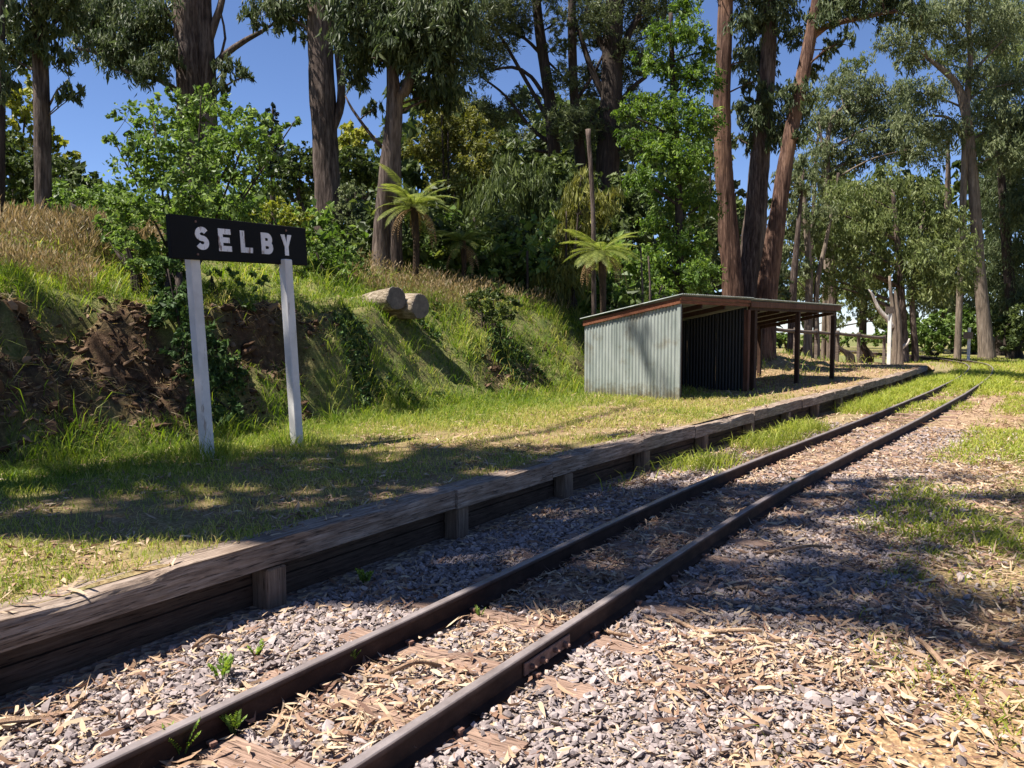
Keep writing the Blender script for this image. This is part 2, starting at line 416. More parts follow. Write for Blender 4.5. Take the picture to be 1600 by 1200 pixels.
L_ = lambda n, *s, **k: leafmat(n, list(s), **k)
M['gum'] = L_('gum_leaves', (0, (.025, .038, .016)), (.5, (.065, .088, .034)), (1, (.15, .17, .075)), transl=.28)
M['gum_olive'] = L_('olive_gum_leaves', (0, (.042, .06, .018)), (.5, (.115, .145, .045)), (1, (.23, .25, .095)), transl=.36)
M['gum_grey'] = L_('grey_gum_leaves', (0, (.045, .06, .026)), (.5, (.115, .14, .06)), (1, (.23, .25, .13)), transl=.33)
M['pine'] = L_('pine_needles', (0, (.025, .035, .014)), (.5, (.07, .09, .035)), (1, (.16, .18, .08)), transl=.26)
M['bright'] = L_('bright_green_leaves', (0, (.03, .055, .012)), (.5, (.085, .145, .026)), (1, (.23, .31, .055)), transl=.36)
M['plum'] = L_('shrub_leaves', (0, (.03, .055, .014)), (.5, (.09, .145, .03)), (1, (.22, .29, .085)), transl=.36)
M['yellowgreen'] = L_('yellow_green_leaves', (0, (.07, .09, .016)), (.5, (.18, .2, .035)), (1, (.36, .34, .08)), transl=.35)
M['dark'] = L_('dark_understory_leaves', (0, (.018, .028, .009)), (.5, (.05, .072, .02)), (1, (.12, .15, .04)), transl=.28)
M['conifer'] = L_('blue_green_conifer_leaves', (0, (.012, .022, .018)), (.5, (.028, .045, .035)), (1, (.06, .085, .06)), transl=.1)
M['cypress'] = L_('drooping_golden_foliage', (0, (.05, .06, .012)), (.5, (.14, .145, .03)), (1, (.27, .25, .06)), transl=.3)
M['ivy'] = L_('glossy_ivy_leaves', (0, (.014, .028, .01)), (.5, (.04, .075, .022)), (1, (.11, .17, .05)), transl=.15, rough=.6, spec=.12)
M['grass'] = L_('grass_blades', (0, (.05, .09, .014)), (.35, (.14, .21, .03)), (.65, (.30, .32, .07)), (1, (.52, .42, .19)), transl=.45)
M['lush'] = L_('lush_grass_blades', (0, (.09, .13, .02)), (.45, (.25, .30, .045)), (.8, (.40, .40, .09)), (1, (.50, .42, .18)), transl=.45)
M['drygrass'] = L_('dry_grass_stems', (0, (.07, .085, .022)), (.35, (.16, .125, .05)), (.7, (.27, .19, .10)), (1, (.40, .33, .20)), transl=.3)
M['frond'] = L_('tree_fern_fronds', (0, (.06, .085, .018)), (.5, (.16, .195, .045)), (1, (.34, .35, .10)), transl=.42)
M['deadfrond'] = L_('dead_fern_fronds', (0, (.1, .06, .03)), (.5, (.24, .15, .07)), (1, (.36, .25, .12)), transl=.3)
M['litter'] = L_('fallen_gum_leaves', (0, (.10, .055, .04)), (.35, (.22, .13, .085)), (.65, (.35, .24, .15)), (.9, (.43, .33, .22)), (1, (.53, .43, .29)), transl=.12, rough=.6)
def stone_mat():
    m, nt, b = mat('ballast_stone')
    a = N(nt, 'ShaderNodeAttribute', attribute_name='tint')
    r = ramp(nt, [(0, (.13, .105, .10)), (.5, (.26, .215, .205)), (.85, (.35, .295, .28)), (1, (.42, .32, .26))], a.outputs['Fac'])
    n = noise(nt, 60, 4, .6); d = ramp(nt, [(.3, (.7, .68, .66)), (.7, (1, 1, 1))], n.outputs[0])
    nt.links.new(mixc(nt, .7, r.outputs[0], d.outputs[0], 'MULTIPLY'), b.inputs['Base Color'])
    b.inputs['Roughness'].default_value = .8; b.inputs['Specular IOR Level'].default_value = .3
    return m
M['stone'] = stone_mat()
M['clod'] = L_('brown_earth_clods', (0, (.036, .022, .014)), (.6, (.09, .056, .036)), (1, (.2, .14, .09)), transl=0, rough=1, spec=.05)
M['barkstrip'] = barkmat('peeled_bark', (.13, .075, .05), (.3, .2, .13), (.45, .33, .22), 1, 9)

# ------------------------------------------------------------------ the setting: ground sheets
def sheet(name, us, Ys, zf, follow, mt):
    U, Yg = np.meshgrid(us, Ys)
    X = U + (off(np.minimum(Yg, 70)) if follow else 0)
    Z = zf(X, Yg)
    nx, ny = len(us), len(Ys)
    V = np.stack([X, Yg, Z], -1).reshape(-1, 3)
    i = np.arange(ny - 1)[:, None] * nx; j = np.arange(nx - 1)[None, :]
    F = np.stack([i + j, i + j + 1, i + nx + j + 1, i + nx + j], -1).reshape(-1, 4)
    if us[1] < us[0]: F = F[:, ::-1]
    return V, F, U.ravel(), X.ravel(), Yg.ravel()
us = np.concatenate([np.arange(EDGE - .09, -12.4, -.11), np.geomspace(12.5, 30, 50) * -1, np.geomspace(31, 2500, 40) * -1])
Ys = np.concatenate([-np.geomspace(900, 6, 24), np.arange(-5.5, 30, .14), np.arange(30, 60, .5), np.geomspace(60.5, 3000, 50)])
V, F, Ug, Xg, Yg = sheet('platform', us, Ys, terrain, True, None)
def soil_mask(X, Y):          # bare earth on the bank face
    u = X - off(np.minimum(Y, 36)); t = foot(Y) - u
    face = sst(0.1, .5, t) * (1 - sst(1.5, 2.1, t))
    left = 1 - sst(8.5, 10.5, Y)
    return np.clip(face * (left * sst(.38, .52, fbm(X * .8 + 4, Y * .8, 31)) + .75 * sst(.56, .66, fbm(X * 1.3, Y * 1.3, 35))), 0, 1)
def green_mask(X, Y):
    u = X - off(np.minimum(Y, 36)); t = foot(Y) - u
    plat = .25 + .55 * sst(-6, -8, u) * (t <= 0.2) - 1.1 * sst(17, 22, Y)
    return np.clip(np.where(t > 0, .75 - 1.5 * sst(19, 24, Y) * (u > -16) , plat), 0, 1)
me = np_mesh('platform_ground', V, F, None, True, {'green': green_mask(Xg, Yg), 'soil': soil_mask(Xg, Yg)})
link('platform_ground', me, M['ground'], kind='structure', label='grassy platform surface and bank rising behind it')
us = np.concatenate([np.arange(-4.55, 2.5, .09), np.geomspace(2.6, 2500, 40)])
V, F, Ug, Xg, Yg = sheet('track_bed', us, Ys, lambda X, Y: bed(X, Y) - .012, True, None)
gb = sst(-.9, -.2, Ug + .8 * (fbm(Xg, Yg, 8) - .5)) * sst(5, 9, Yg) * .7 + sst(12, 20, Yg) * .45 * (Ug < -1.9)
sb = np.clip(.25 + sst(-1.2, -.3, Ug) + .5 * sst(8, 16, Yg), 0, 1)
me = np_mesh('track_bed', V, F, None, True, {'green': np.clip(gb, 0, 1), 'soil': sb})
link('track_bed', me, M['bed'], kind='structure', label='ballast bed with leaf litter beside the platform')

# ------------------------------------------------------------------ railway track
RC = -2.48; HG = .405; RH = .14
track = empty('railway_track', (RC, 4, 0), 'narrow gauge track of two rusty rails on timber sleepers curving past the platform', 'railway track')
def tl(o):
    o.parent = track; o.matrix_parent_inverse = Matrix.Translation(-Vector(track.location)); return o
Yr = np.concatenate([np.arange(-6, 34, .5), np.arange(34, 62, .4)])
prof = np.array([(-.050, 0), (.050, 0), (.050, .012), (.011, .026), (.009, .098), (.025, .110), (.027, .134), (.021, .140), (-.021, .140), (-.027, .134), (-.025, .110), (-.009, .098), (-.011, .026), (-.050, .012)])
ptint = np.array([0, 0, 0, 0, 0, 0, .25, 1, 1, .25, 0, 0, 0, 0])
def sweep_rail(side):
    x = RC + side * HG + off(Yr); dxy = np.gradient(x, Yr); ln = np.hypot(dxy, 1)
    nx, ny = 1 / ln, -dxy / ln
    k = len(prof); n = len(Yr)
    wob = .004 * (fbm(Yr * .4, Yr * 0 + side, 77) - .5)
    V = np.stack([x[:, None] + nx[:, None] * (prof[:, 0] + wob[:, None]), Yr[:, None] + ny[:, None] * prof[:, 0], np.repeat(prof[None, :, 1], n, 0) + 0.0], -1).reshape(-1, 3)
    # duplicate rings for crisp shading of the running surface
    i = np.arange(n - 1)[:, None] * k; j = np.arange(k)[None, :]; j2 = (j + 1) % k
    F = np.stack([i + j, i + j2, i + k + j2, i + k + j], -1).reshape(-1, 4)
    return np_mesh('rail', V, F, np.tile(ptint, n))
for s, lab in ((-1, 'rail on the platform side'), (1, 'rail on the side away from the platform')):
    o = tl(link('rail', sweep_rail(s), M['rail'])); o['label'] = lab
slm = []
for v in range(4):
    mb = MB(); n = 13; w = .2
    xs = np.linspace(-.78, .78, n)
    Vv = []
    for i, x in enumerate(xs):
        ws = w / 2 + random.uniform(-.008, .008); h = random.uniform(-.006, .004)
        Vv += [(x, -ws, -.12), (x, ws, -.12), (x, ws, h - .008), (x, ws - .012, h), (x, 0, h - random.uniform(0, .006)), (x, -ws + .012, h), (x, -ws, h - .008)]
    k = 7; i = np.arange(n - 1)[:, None] * k; j = np.arange(k)[None, :]; j2 = (j + 1) % k
    Fv = np.stack([i + j, i + k + j, i + k + j2, i + j2], -1).reshape(-1, 4)
    mb.add(Vv, Fv)
    for b_, sg in ((0, 1), ((n - 1) * k, -1)):
        f = np.array([[b_, b_ + q, b_ + q + 1][::sg] for q in range(1, k - 1)])
        mb.F.append(f); 
    mb.T = [np.full(mb.n, .5)]
    me = mb.mesh('sleeper'); me.materials.append(M['sleeper']); slm.append(me)
y = -1.0
i = 0
SLY = []
while y < 46:
    o = tl(bpy.data.objects.new('sleeper', slm[i % 4])); COL.objects.link(o)
    dx = float(off(y + .1) - off(y - .1)) / .2
    o.location = (RC + float(off(y)) + random.uniform(-.04, .04), y, .012 + random.uniform(-.012, .006))
    o.rotation_euler = (random.uniform(-.01, .01), random.uniform(-.01, .01), -math.atan(dx) + random.uniform(-.02, .02) + (math.pi if i % 3 == 0 else 0))
    SLY.append(y); y += .64 + random.uniform(-.03, .03); i += 1
# rail joint with fishplate and bolts, where the right-hand rail is joined
jy = float(P(862, 1020, 4.2)[1]); jx = RC + HG
mb = MB(); mb.add(box_pts((jx + .011, jy - .24, .030), (.014, 0, 0), (0, .48, 0), (0, 0, .066)), BOXF)
fp = tl(link('fishplate', bevel_mesh(mb.mesh('fishplate'), .004), M['rust']))
def hexbolt(c, r=.017, h=.022):
    mb = MB(); th = np.linspace(0, 2 * math.pi, 7)[:-1] + .3
    ring = lambda x, q: np.stack([np.full(6, x), np.cos(th) * q, np.sin(th) * q], -1)
    V = np.vstack([ring(0, r), ring(h, r), ring(h, r * .5), ring(h + .014, r * .45), [[h + .014, 0, 0]]]) + np.asarray(c)
    F = []
    for a in range(3): F += [[a * 6 + q, a * 6 + (q + 1) % 6, a * 6 + 6 + (q + 1) % 6, a * 6 + 6 + q] for q in range(6)]
    F += [[18 + q, 18 + (q + 1) % 6, 24, 24] for q in range(6)]
    F = np.array(F); F3 = np.concatenate([F[:18][:, [0, 1, 2]], F[:18][:, [0, 2, 3]], F[18:][:, [0, 1, 2]]])
    mb.add(V, F3); return mb.mesh('bolt')
for k, dy in enumerate((-.18, -.075, .06, .17)):
    o = link('bolt', hexbolt((jx + .0255, jy + dy, .066 - .006 * (k % 2)), .019 if k % 2 else .013), M['rust']); o.parent = fp
# track spikes beside the rails on each near sleeper
spm = MB(); spm.add(box_pts((-.012, -.011, -.02), (.024, 0, 0), (0, .022, 0), (0, 0, .04)), BOXF); spm.add(box_pts((-.019, -.016, .02), (.038, 0, 0), (0, .032, 0), (0, 0, .012)), BOXF)
spm = spm.mesh('rail_spike'); spm.materials.append(M['rust'])
for sl in [o for o in track.children if o.name.startswith('sleeper')]:
    if 1.0 < sl.location.y < 14:
        for sd in (-1, 1):
            for q in (-.058, .058):
                o = tl(bpy.data.objects.new('rail_spike', spm)); COL.objects.link(o)
                o.location = (sl.location.x * 0 + RC + float(off(sl.location.y)) + sd * HG + q, sl.location.y + random.uniform(-.03, .03), .004)
                o.rotation_euler[2] = random.uniform(-.2, .2)

# ------------------------------------------------------------------ platform edge: coping timbers on posts with face boards
edge = empty('platform_edge', (EDGE, 5, 0), 'weathered timber platform edge with squared coping beams on short posts', 'platform edge')
def el(o):
    o.parent = edge; o.matrix_parent_inverse = Matrix.Translation(-Vector(edge.location)); return o
joints = [-4.0, .3, float(G(742, 770, PT)[1]), float(G(905, 728, PT)[1]), 11.2, 13.6, 16.2, 18.7, 21.4, 24.2, 27.0, 30.0, 33.2]
joints = sorted(joints)
def coping(y0, y1, dz, dx, seed):
    n = max(10, int((y1 - y0) / .055)); Yc = np.linspace(y0 + .006, y1 - .006, n)
    W = .24; H = .165
    pr = []                         # profile points clockwise, front = +x
    for a, b_, m in (((0, -H), (0, -.012), 6), ((0, 0), (-W, 0), 8), ((-W, -.01), (-W, -H), 3)):
        for t in np.linspace(0, 1, m): pr.append((a[0] + (b_[0] - a[0]) * t, a[1] + (b_[1] - a[1]) * t))
    pr = np.array(pr); k = len(pr)
    base = EDGE + off(Yc) + dx
    px_ = np.repeat(pr[None, :, 0], n, 0).copy(); pz = np.repeat(pr[None, :, 1], n, 0).copy()
    # weathered grain: long grooves, chipped front arris
    gr = fbm(pr[None, :, 0] * 60 + seed, Yc[:, None] * 1.1 + pr[None, :, 1] * 70, 61 + seed, 4) - .5
    chip = np.clip(fbm(Yc * 1.6, Yc * 0 + seed, 71) - .52, 0, 1) * .13 + .010 * np.clip(fbm(Yc * 9, Yc * 0 + seed, 72) - .4, 0, 1)
    nearedge = np.exp(-(((pr[:, 0]) / .05) ** 2 + (pr[:, 1] / .04) ** 2))
    px_ += gr * .008 * (pr[None, :, 0] == 0) - chip[:, None] * nearedge[None, :] * .5
    pz += gr * .010 * (pr[None, :, 1] > -.011) - chip[:, None] * nearedge[None, :] * .9
    sag = .012 * (fbm(Yc * .5, Yc * 0 + seed, 73) - .5)
    V = np.stack([base[:, None] + px_, np.repeat(Yc[:, None], k, 1), PT + .005 + dz + pz + sag[:, None]], -1).reshape(-1, 3)
    i = np.arange(n - 1)[:, None] * k; j = np.arange(k)[None, :]; j2 = (j + 1) % k
    F = np.stack([i + j, i + k + j, i + k + j2, i + j2], -1).reshape(-1, 4)
    mb = MB(); mb.add(V, F)
    for b_, sg in ((0, 1), ((n - 1) * k, -1)):
        mb.F.append(np.array([[b_, b_ + q, b_ + q + 1][::sg] for q in range(1, k - 1)]))
    return mb.mesh('coping_beam', False)
for i in range(len(joints) - 1):
    me = coping(joints[i], joints[i + 1], random.uniform(-.014, .012), random.uniform(-.012, .012), i)
    el(link('coping_beam', me, M['coping']))
ply = [-1.2, 0.4, 1.9, float(G(441, 935, 0)[1]), float(G(735, 830, 0)[1])]
st = ply[-1] - ply[-2]
while ply[-1] < 32: ply.append(ply[-1] + st * .92)
for yy in ply:
    mb = MB(); w = .17
    x1 = EDGE + float(off(yy)) - .018
    mb.add(box_pts((x1 - .15, yy - w / 2, -.3), (.15, 0, 0), (0, w, 0), (0, 0, PT - .3 + .13 + .0)), BOXF)
    mb.V[-1][4:, 2] = PT - .163 + random.uniform(-.006, 0)
    el(link('retaining_post', bevel_mesh(mb.mesh('retaining_post'), .012), M['postwood']))
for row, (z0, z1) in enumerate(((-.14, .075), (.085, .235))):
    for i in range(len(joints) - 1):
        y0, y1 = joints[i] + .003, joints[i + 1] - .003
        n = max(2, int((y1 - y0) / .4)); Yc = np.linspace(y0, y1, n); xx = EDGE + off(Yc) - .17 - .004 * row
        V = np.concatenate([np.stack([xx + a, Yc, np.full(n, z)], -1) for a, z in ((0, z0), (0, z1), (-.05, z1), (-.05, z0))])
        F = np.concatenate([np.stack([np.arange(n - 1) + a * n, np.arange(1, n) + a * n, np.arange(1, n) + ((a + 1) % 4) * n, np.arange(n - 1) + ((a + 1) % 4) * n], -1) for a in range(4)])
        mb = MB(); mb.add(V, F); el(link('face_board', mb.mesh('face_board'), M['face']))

# ------------------------------------------------------------------ station sign
Lb = G(325, 722, PT - .02); Rb = G(465, 708, PT - .07)
dL = float(Lb @ FH); dR = float(Rb @ FH)
Lt = P(300, 398, dL); Rt = P(446, 408, dR)
sign = empty('station_sign', (Lb + Rb) / 2, 'black station name board with white letters SELBY on two white posts', 'sign')
def sg_(o):
    o.parent = sign; o.matrix_parent_inverse = Matrix.Translation(-Vector(sign.location)); return o
B0 = P(263.5, 369, dL * .965); B1 = P(476.5, 386, dR * 1.035)
ex = (B1 - B0) / np.linalg.norm(B1 - B0); pl = (Lt - Lb) / np.linalg.norm(Lt - Lb)
up = pl - ex * (pl @ ex); up /= np.linalg.norm(up); nn = np.cross(ex, up)      # nn faces the track
if nn[0] < 0: nn = -nn
BL = np.linalg.norm(B1 - B0); BH = .435
for b_, t_ in ((Lb, Lt), (Rb, Rt)):
    mb = MB(); w = .112; dirp = (t_ - b_); o0 = b_ - dirp * .12
    hx = np.array([1, 0, 0.]); hy = np.array([0, 1, 0.])
    top = dirp * 1.12 - dirp / np.linalg.norm(dirp) * -.02
    mb.add(box_pts(o0 - hx * w / 2 - hy * w / 2 - nn * .0, hx * w, hy * w, top), BOXF)
    sg_(link('post', bevel_mesh(mb.mesh('post'), .010), M['white']))
mb = MB(); mb.add(box_pts(B0 - up * BH / 2 - nn * .03, ex * BL, nn * .06, up * BH), BOXF)
sg_(link('board', bevel_mesh(mb.mesh('board'), .005), M['black']))
# battens at the back of the board
mb = MB()
for f in (.15, .83): mb.add(box_pts(B0 + ex * BL * f - up * BH * .48 - nn * .075, ex * .09, nn * .045, up * BH * .9), BOXF)
sg_(link('batten', mb.mesh('batten'), M['black']))
for f, g in ((.165, .12), (.165, .88), (.83, .12), (.83, .88)):
    mb = MB(); c = B0 + ex * BL * f + up * BH * (g - .5); tube(mb, [c + nn * .028, c + nn * .038], [.013, .012], 8, .1, 0, 0)
    sg_(link('bolt', mb.mesh('bolt'), M['rust']))
def stroke(path, w):
    p = np.array(path, float); T = np.gradient(p, axis=0); T /= np.linalg.norm(T, axis=1)[:, None]
    q = np.stack([-T[:, 1], T[:, 0]], -1) * w / 2
    return p + q, p - q
def arc(cx, cy, rx, ry, a0, a1, n=12):
    a = np.radians(np.linspace(a0, a1, n)); return [(cx + rx * math.cos(t), cy + ry * math.sin(t)) for t in a]
LW = .057; H_ = .235; W_ = .165
def letter(ch):
    s = []                       # list of strokes, each a path
    if ch == 'E': s = [[(LW / 2, 0), (LW / 2, H_)], [(LW, LW / 2), (W_, LW / 2)], [(LW, H_ / 2), (W_ * .86, H_ / 2)], [(LW, H_ - LW / 2), (W_ * .97, H_ - LW / 2)]]
    if ch == 'L': s = [[(LW / 2, 0), (LW / 2, H_)], [(LW, LW / 2), (W_ * .98, LW / 2)]]
    if ch == 'Y':
        return [np.array([(0, H_), (LW * 1.08, H_), (W_ / 2, H_ * .60), (W_ - LW * 1.08, H_), (W_, H_), (W_ / 2 + LW / 2, H_ * .42), (W_ / 2 + LW / 2, 0), (W_ / 2 - LW / 2, 0), (W_ / 2 - LW / 2, H_ * .42)])]
    if ch == 'S':
        r = (H_ - LW) / 4; cx = W_ / 2; hw = W_ / 2 - LW / 2
        s = [arc(cx, H_ - LW / 2 - r, hw, r, 28, 180, 11) + arc(cx, H_ - LW / 2 - r, hw, r, 195, 262, 5) + arc(cx, LW / 2 + r, hw, r, 82, 0, 6) + arc(cx, LW / 2 + r, hw, r, -15, -154, 10)]
    if ch == 'B':
        r1 = (H_ - LW) / 4; x0 = LW; xe = W_ - LW / 2
        s = [[(LW / 2, 0), (LW / 2, H_)],
             [(x0, H_ - LW / 2), (x0 + .02, H_ - LW / 2)] + arc(xe - .008 - r1 * 1.0, H_ - LW / 2 - r1, r1 * 1.0, r1, 84, -84, 12) + [(x0 + .02, H_ / 2), (x0, H_ / 2)],
             [(x0, H_ / 2), (x0 + .02, H_ / 2)] + arc(xe - r1 * 1.05, LW / 2 + r1, r1 * 1.05, r1, 84, -84, 12) + [(x0 + .02, LW / 2), (x0, LW / 2)]]
    out = []
    for p in s:
        if len(p) == 2: p = [p[0], ((p[0][0] + p[1][0]) / 2, (p[0][1] + p[1][1]) / 2), p[1]]
        out.append(stroke(p, LW))
    return out
import bmesh
tx0 = .285; pitch = .288
for i, ch in enumerate('SELBY'):
    bm = bmesh.new()
    org = B0 + ex * (tx0 + i * pitch) - up * (H_ / 2) + nn * .031
    dep = .006
    def w3(p, k): return Vector(org + ex * p[0] + up * p[1] + nn * k)
    for q, s in enumerate(letter(ch)):
        k = dep + q * .0007
        if isinstance(s, np.ndarray):
            polys = [s]
        else:
            a, b_ = s; polys = [np.array([a[j], a[j + 1], b_[j + 1], b_[j]]) for j in range(len(a) - 1)]
        for pg in polys:
            f = [bm.verts.new(w3(p, k)) for p in pg]; g = [bm.verts.new(w3(p, 0)) for p in pg]
            bm.faces.new(f)
            for j in range(len(pg)): bm.faces.new([f[j], f[(j + 1) % len(pg)], g[(j + 1) % len(pg)], g[j]])
    bmesh.ops.remove_doubles(bm, verts=bm.verts, dist=1e-5)
    bmesh.ops.recalc_face_normals(bm, faces=bm.faces)
    me = bpy.data.meshes.new('letter'); bm.to_mesh(me); bm.free()
    o = sg_(link('letter', me, M['letter'])); o['label'] = 'white flaking letter ' + ch

# ------------------------------------------------------------------ shelter shed
th = math.radians(40.0)
def C2W(x, d): return R_ * x + FH * d
P0 = C2W(3.12, 15.6)
e1 = C2W(math.sin(th), math.cos(th)); e2 = C2W(-math.cos(th), math.sin(th)); ez = np.array([0, 0, 1.0])
SB = 0.34
def Q(a, b_, z): return P0 + e1 * a + e2 * b_ + ez * z
shed = empty('shelter_shed', Q(1.5, 1, SB), 'small corrugated iron waiting shelter with open front and red timber fascia', 'shelter')
def sh(o):
    o.parent = shed; o.matrix_parent_inverse = Matrix.Translation(-Vector(shed.location)); return o
DW = 2.11; FZ = 2.205; BZ = 1.80
def rz(b_): return FZ + (BZ - FZ) * b_ / DW
def corr_sheet(o, ax, length, zlo, zhi, nrm, proud=0, pitch=.074, amp=.010, gap=0):
    n = int(length / pitch * 8) + 1; t = np.linspace(0, length, n)
    w = np.sin(t / pitch * 2 * math.pi) * amp + proud
    a = np.asarray(o) + ax[None, :] * t[:, None] + nrm[None, :] * w[:, None]
    zl = np.array([zlo(x) for x in t]); zh = np.array([zhi(x) for x in t])
    V = np.concatenate([a + ez * zl[:, None], a + ez * zh[:, None]])
    V = np.concatenate([V, V - nrm * .0015])
    i = np.arange(n - 1); m2 = 2 * n
    F = np.concatenate([np.stack([i, i + 1, n + i + 1, n + i], -1), np.stack([m2 + i, m2 + n + i, m2 + n + i + 1, m2 + i + 1], -1)])
    mb = MB(); mb.add(V, F); return mb.mesh('wall_sheet', True)
wd = DW / 3
for k in range(3):          # near end wall, three sheets; the one by the opening is in two pieces
    b0 = k * wd
    if k == 0:
        sh(link('wall_sheet', corr_sheet(Q(0, b0, 0), e2, wd, lambda x: SB - .06, lambda x: SB + .44, -e1, .004), M['tin']))
        sh(link('wall_sheet', corr_sheet(Q(0, b0, 0), e2, wd, lambda x: SB + .41, lambda x: rz(x) + .0, -e1), M['tin']))
    else:
        sh(link('wall_sheet', corr_sheet(Q(0, b0, 0), e2, wd + .03, lambda x: SB - .1, lambda x, b0=b0: rz(b0 + x), -e1, .003 * k), M['tin']))
SL = 2.97
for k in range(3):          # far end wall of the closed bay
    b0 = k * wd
    sh(link('wall_sheet', corr_sheet(Q(SL, b0, 0), e2, wd, lambda x: SB - .06, lambda x, b0=b0: rz(b0 + x) - .03, -e1, .003 * k, amp=.007), M['tin_shade']))  # ribs flattened too, keeping the painted interior shade near-black
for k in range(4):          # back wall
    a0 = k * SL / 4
    sh(link('wall_sheet', corr_sheet(Q(a0, DW, 0), e1, SL / 4, lambda x: SB - .1, lambda x: BZ - .02, -e2, .003 * (k % 2)), M['tin_shade']))
mb = MB(); mb.add(box_pts(Q(-.012, -.035, SB - .1), e1 * .045, e2 * .03, ez * (FZ - SB + .1)), BOXF); mb.add(box_pts(Q(-.016, -.039, SB - .1), e1 * .004, e2 * .07, ez * (FZ - SB + .08)), BOXF)
sh(link('corner_flashing', mb.mesh('corner_flashing'), M['tin']))
def beam(name, p, ax, ay, az, m, bev=.006):
    mb = MB(); mb.add(box_pts(p, ax, ay, az), BOXF); return sh(link(name, bevel_mesh(mb.mesh(name), bev), m))
def spost(a, b_, w, zt, m, zb=None):
    q = Q(a, b_, 0); zg = zat(q[0], q[1]) - .15
    return beam('post', Q(a - w / 2, b_ - w / 2, zg), e1 * w, e2 * w, ez * (zt - zg), m)
spost(.07, .02, .08, FZ - .03, M['dark_timber']); spost(SL - .0, -.012, .105, FZ - .09, M['shedpost']); spost(3.42, .05, .13, FZ - .06, M['dark_timber'])
spost(5.85, .0, .10, FZ - .10, M['dark_timber']); spost(8.3, .0, .10, FZ - .16, M['dark_timber'])
spost(5.85, DW - .1, .1, BZ - .06, M['dark_timber']); spost(8.3, DW - .1, .1, BZ - .1, M['dark_timber'])
spost(.06, DW - .08, .08, BZ - .05, M['dark_timber']); spost(SL - .08, DW - .1, .08, BZ - .05, M['dark_timber'])
beam('fascia_board', Q(-.06, -.075, FZ + .05), e1 * (SL + .10), e2 * .03, ez * .065, M['rust_timber'])
beam('fascia_board', Q(-.04, -.055, FZ - .022), e1 * (SL + .06), e2 * .03, ez * .065, M['rust_timber'])
beam('fascia_board', Q(SL + .05, -.08, FZ - .035), e1 * 5.62, e2 * .035, ez * .13 + e1 * 0, M['shedpost'])
beam('roof_beam', Q(SL + .1, -.03, FZ - .10), e1 * 5.3, e2 * .06, ez * .09, M['dark_timber'])
beam('roof_beam', Q(.0, DW - .12, BZ - .12), e1 * 8.4, e2 * .06, ez * .09, M['dark_timber'])
sl = (e2 * DW + ez * (BZ - FZ)); sll = np.linalg.norm(sl); sld = sl / sll; sln = np.cross(e1, sld); sln = sln if sln[2] > 0 else -sln
beam('barge_board', Q(-.045, -.05, FZ - .02) , e1 * .03, sld * (sll + .1), ez * .115, M['rust_timber'])
for a in (.9, 1.9): beam('rafter', Q(a, 0, FZ - .09), e1 * .05, sld * (sll - .02), ez * .09, M['dark_timber'])
for a in (3.6, 4.7, 5.85, 7.1, 8.3): beam('rafter', Q(a, 0, FZ - .13), e1 * .05, sld * (sll - .02), ez * .09, M['dark_timber'])
def roof_sheet(a0, a1, dz):
    pitch = .076; n = int((a1 - a0) / pitch * 6) + 1; t = np.linspace(a0, a1, n)
    w = np.sin(t / pitch * 2 * math.pi) * .009
    o = P0 + ez * (FZ + .138 + dz) - sld * .12
    r = o + e1[None, :] * t[:, None] + sln[None, :] * w[:, None]
    V = np.concatenate([r, r + sld * (sll + .22)]); V = np.concatenate([V, V - sln * .004])
    i = np.arange(n - 1); m2 = 2 * n
    F = np.concatenate([np.stack([i, i + 1, n + i + 1, n + i], -1), np.stack([m2 + i, m2 + n + i, m2 + n + i + 1, m2 + i + 1], -1), np.stack([i, m2 + i, m2 + i + 1, i + 1], -1), np.stack([n + i, n + i + 1, m2 + n + i + 1, m2 + n + i], -1)])
    mb = MB(); mb.add(V, F); return mb.mesh('roof_sheet', True)
for k in range(4): sh(link('roof_sheet', roof_sheet(-.09 + k * .78, -.06 + (k + 1) * .78, .002 * k), M['tin']))
for k in range(7): sh(link('roof_sheet', roof_sheet(SL + .07 + k * .80, SL + .10 + (k + 1) * .80, -.012 - .004 * k), M['tin']))

# ------------------------------------------------------------------ foliage
def unit(v): return v / (np.linalg.norm(v, axis=-1, keepdims=True) + 1e-9)
def leaves_at(C, T, L, W, fold=.25, rng=RNG):
    n = len(C)
    r = rng.normal(size=(n, 3)); s = unit(np.cross(T, r)); nm = np.cross(T, s)
    L = np.broadcast_to(L, n)[:, None]; W = np.broadcast_to(W, n)[:, None]
    a = C - T * L * .5; c = C + T * L * .5; m = C - T * L * .08
    b_ = m + s * W * .5 + nm * W * fold; d = m - s * W * .5 + nm * W * fold
    V = np.stack([a, b_, c, d], 1).reshape(-1, 3)
    i = np.arange(n)[:, None] * 4
    return V, np.concatenate([i + [0, 1, 2], i + [0, 2, 3]])
STY = {  # L, W, droop, leaves per spray, spray length factor
    'gum': (.20, .052, 1.3, 18, .30), 'gumbig': (.23, .068, 1.1, 18, .28), 'needle': (.20, .038, .1, 20, .22), 'broad': (.08, .052, .25, 14, .24),
    'broadbig': (.22, .13, .3, 14, .25), 'droop': (.26, .04, 1.8, 18, .38), 'tier': (.13, .05, .5, 18, .28), 'far': (.85, .45, .6, 12, .28)}
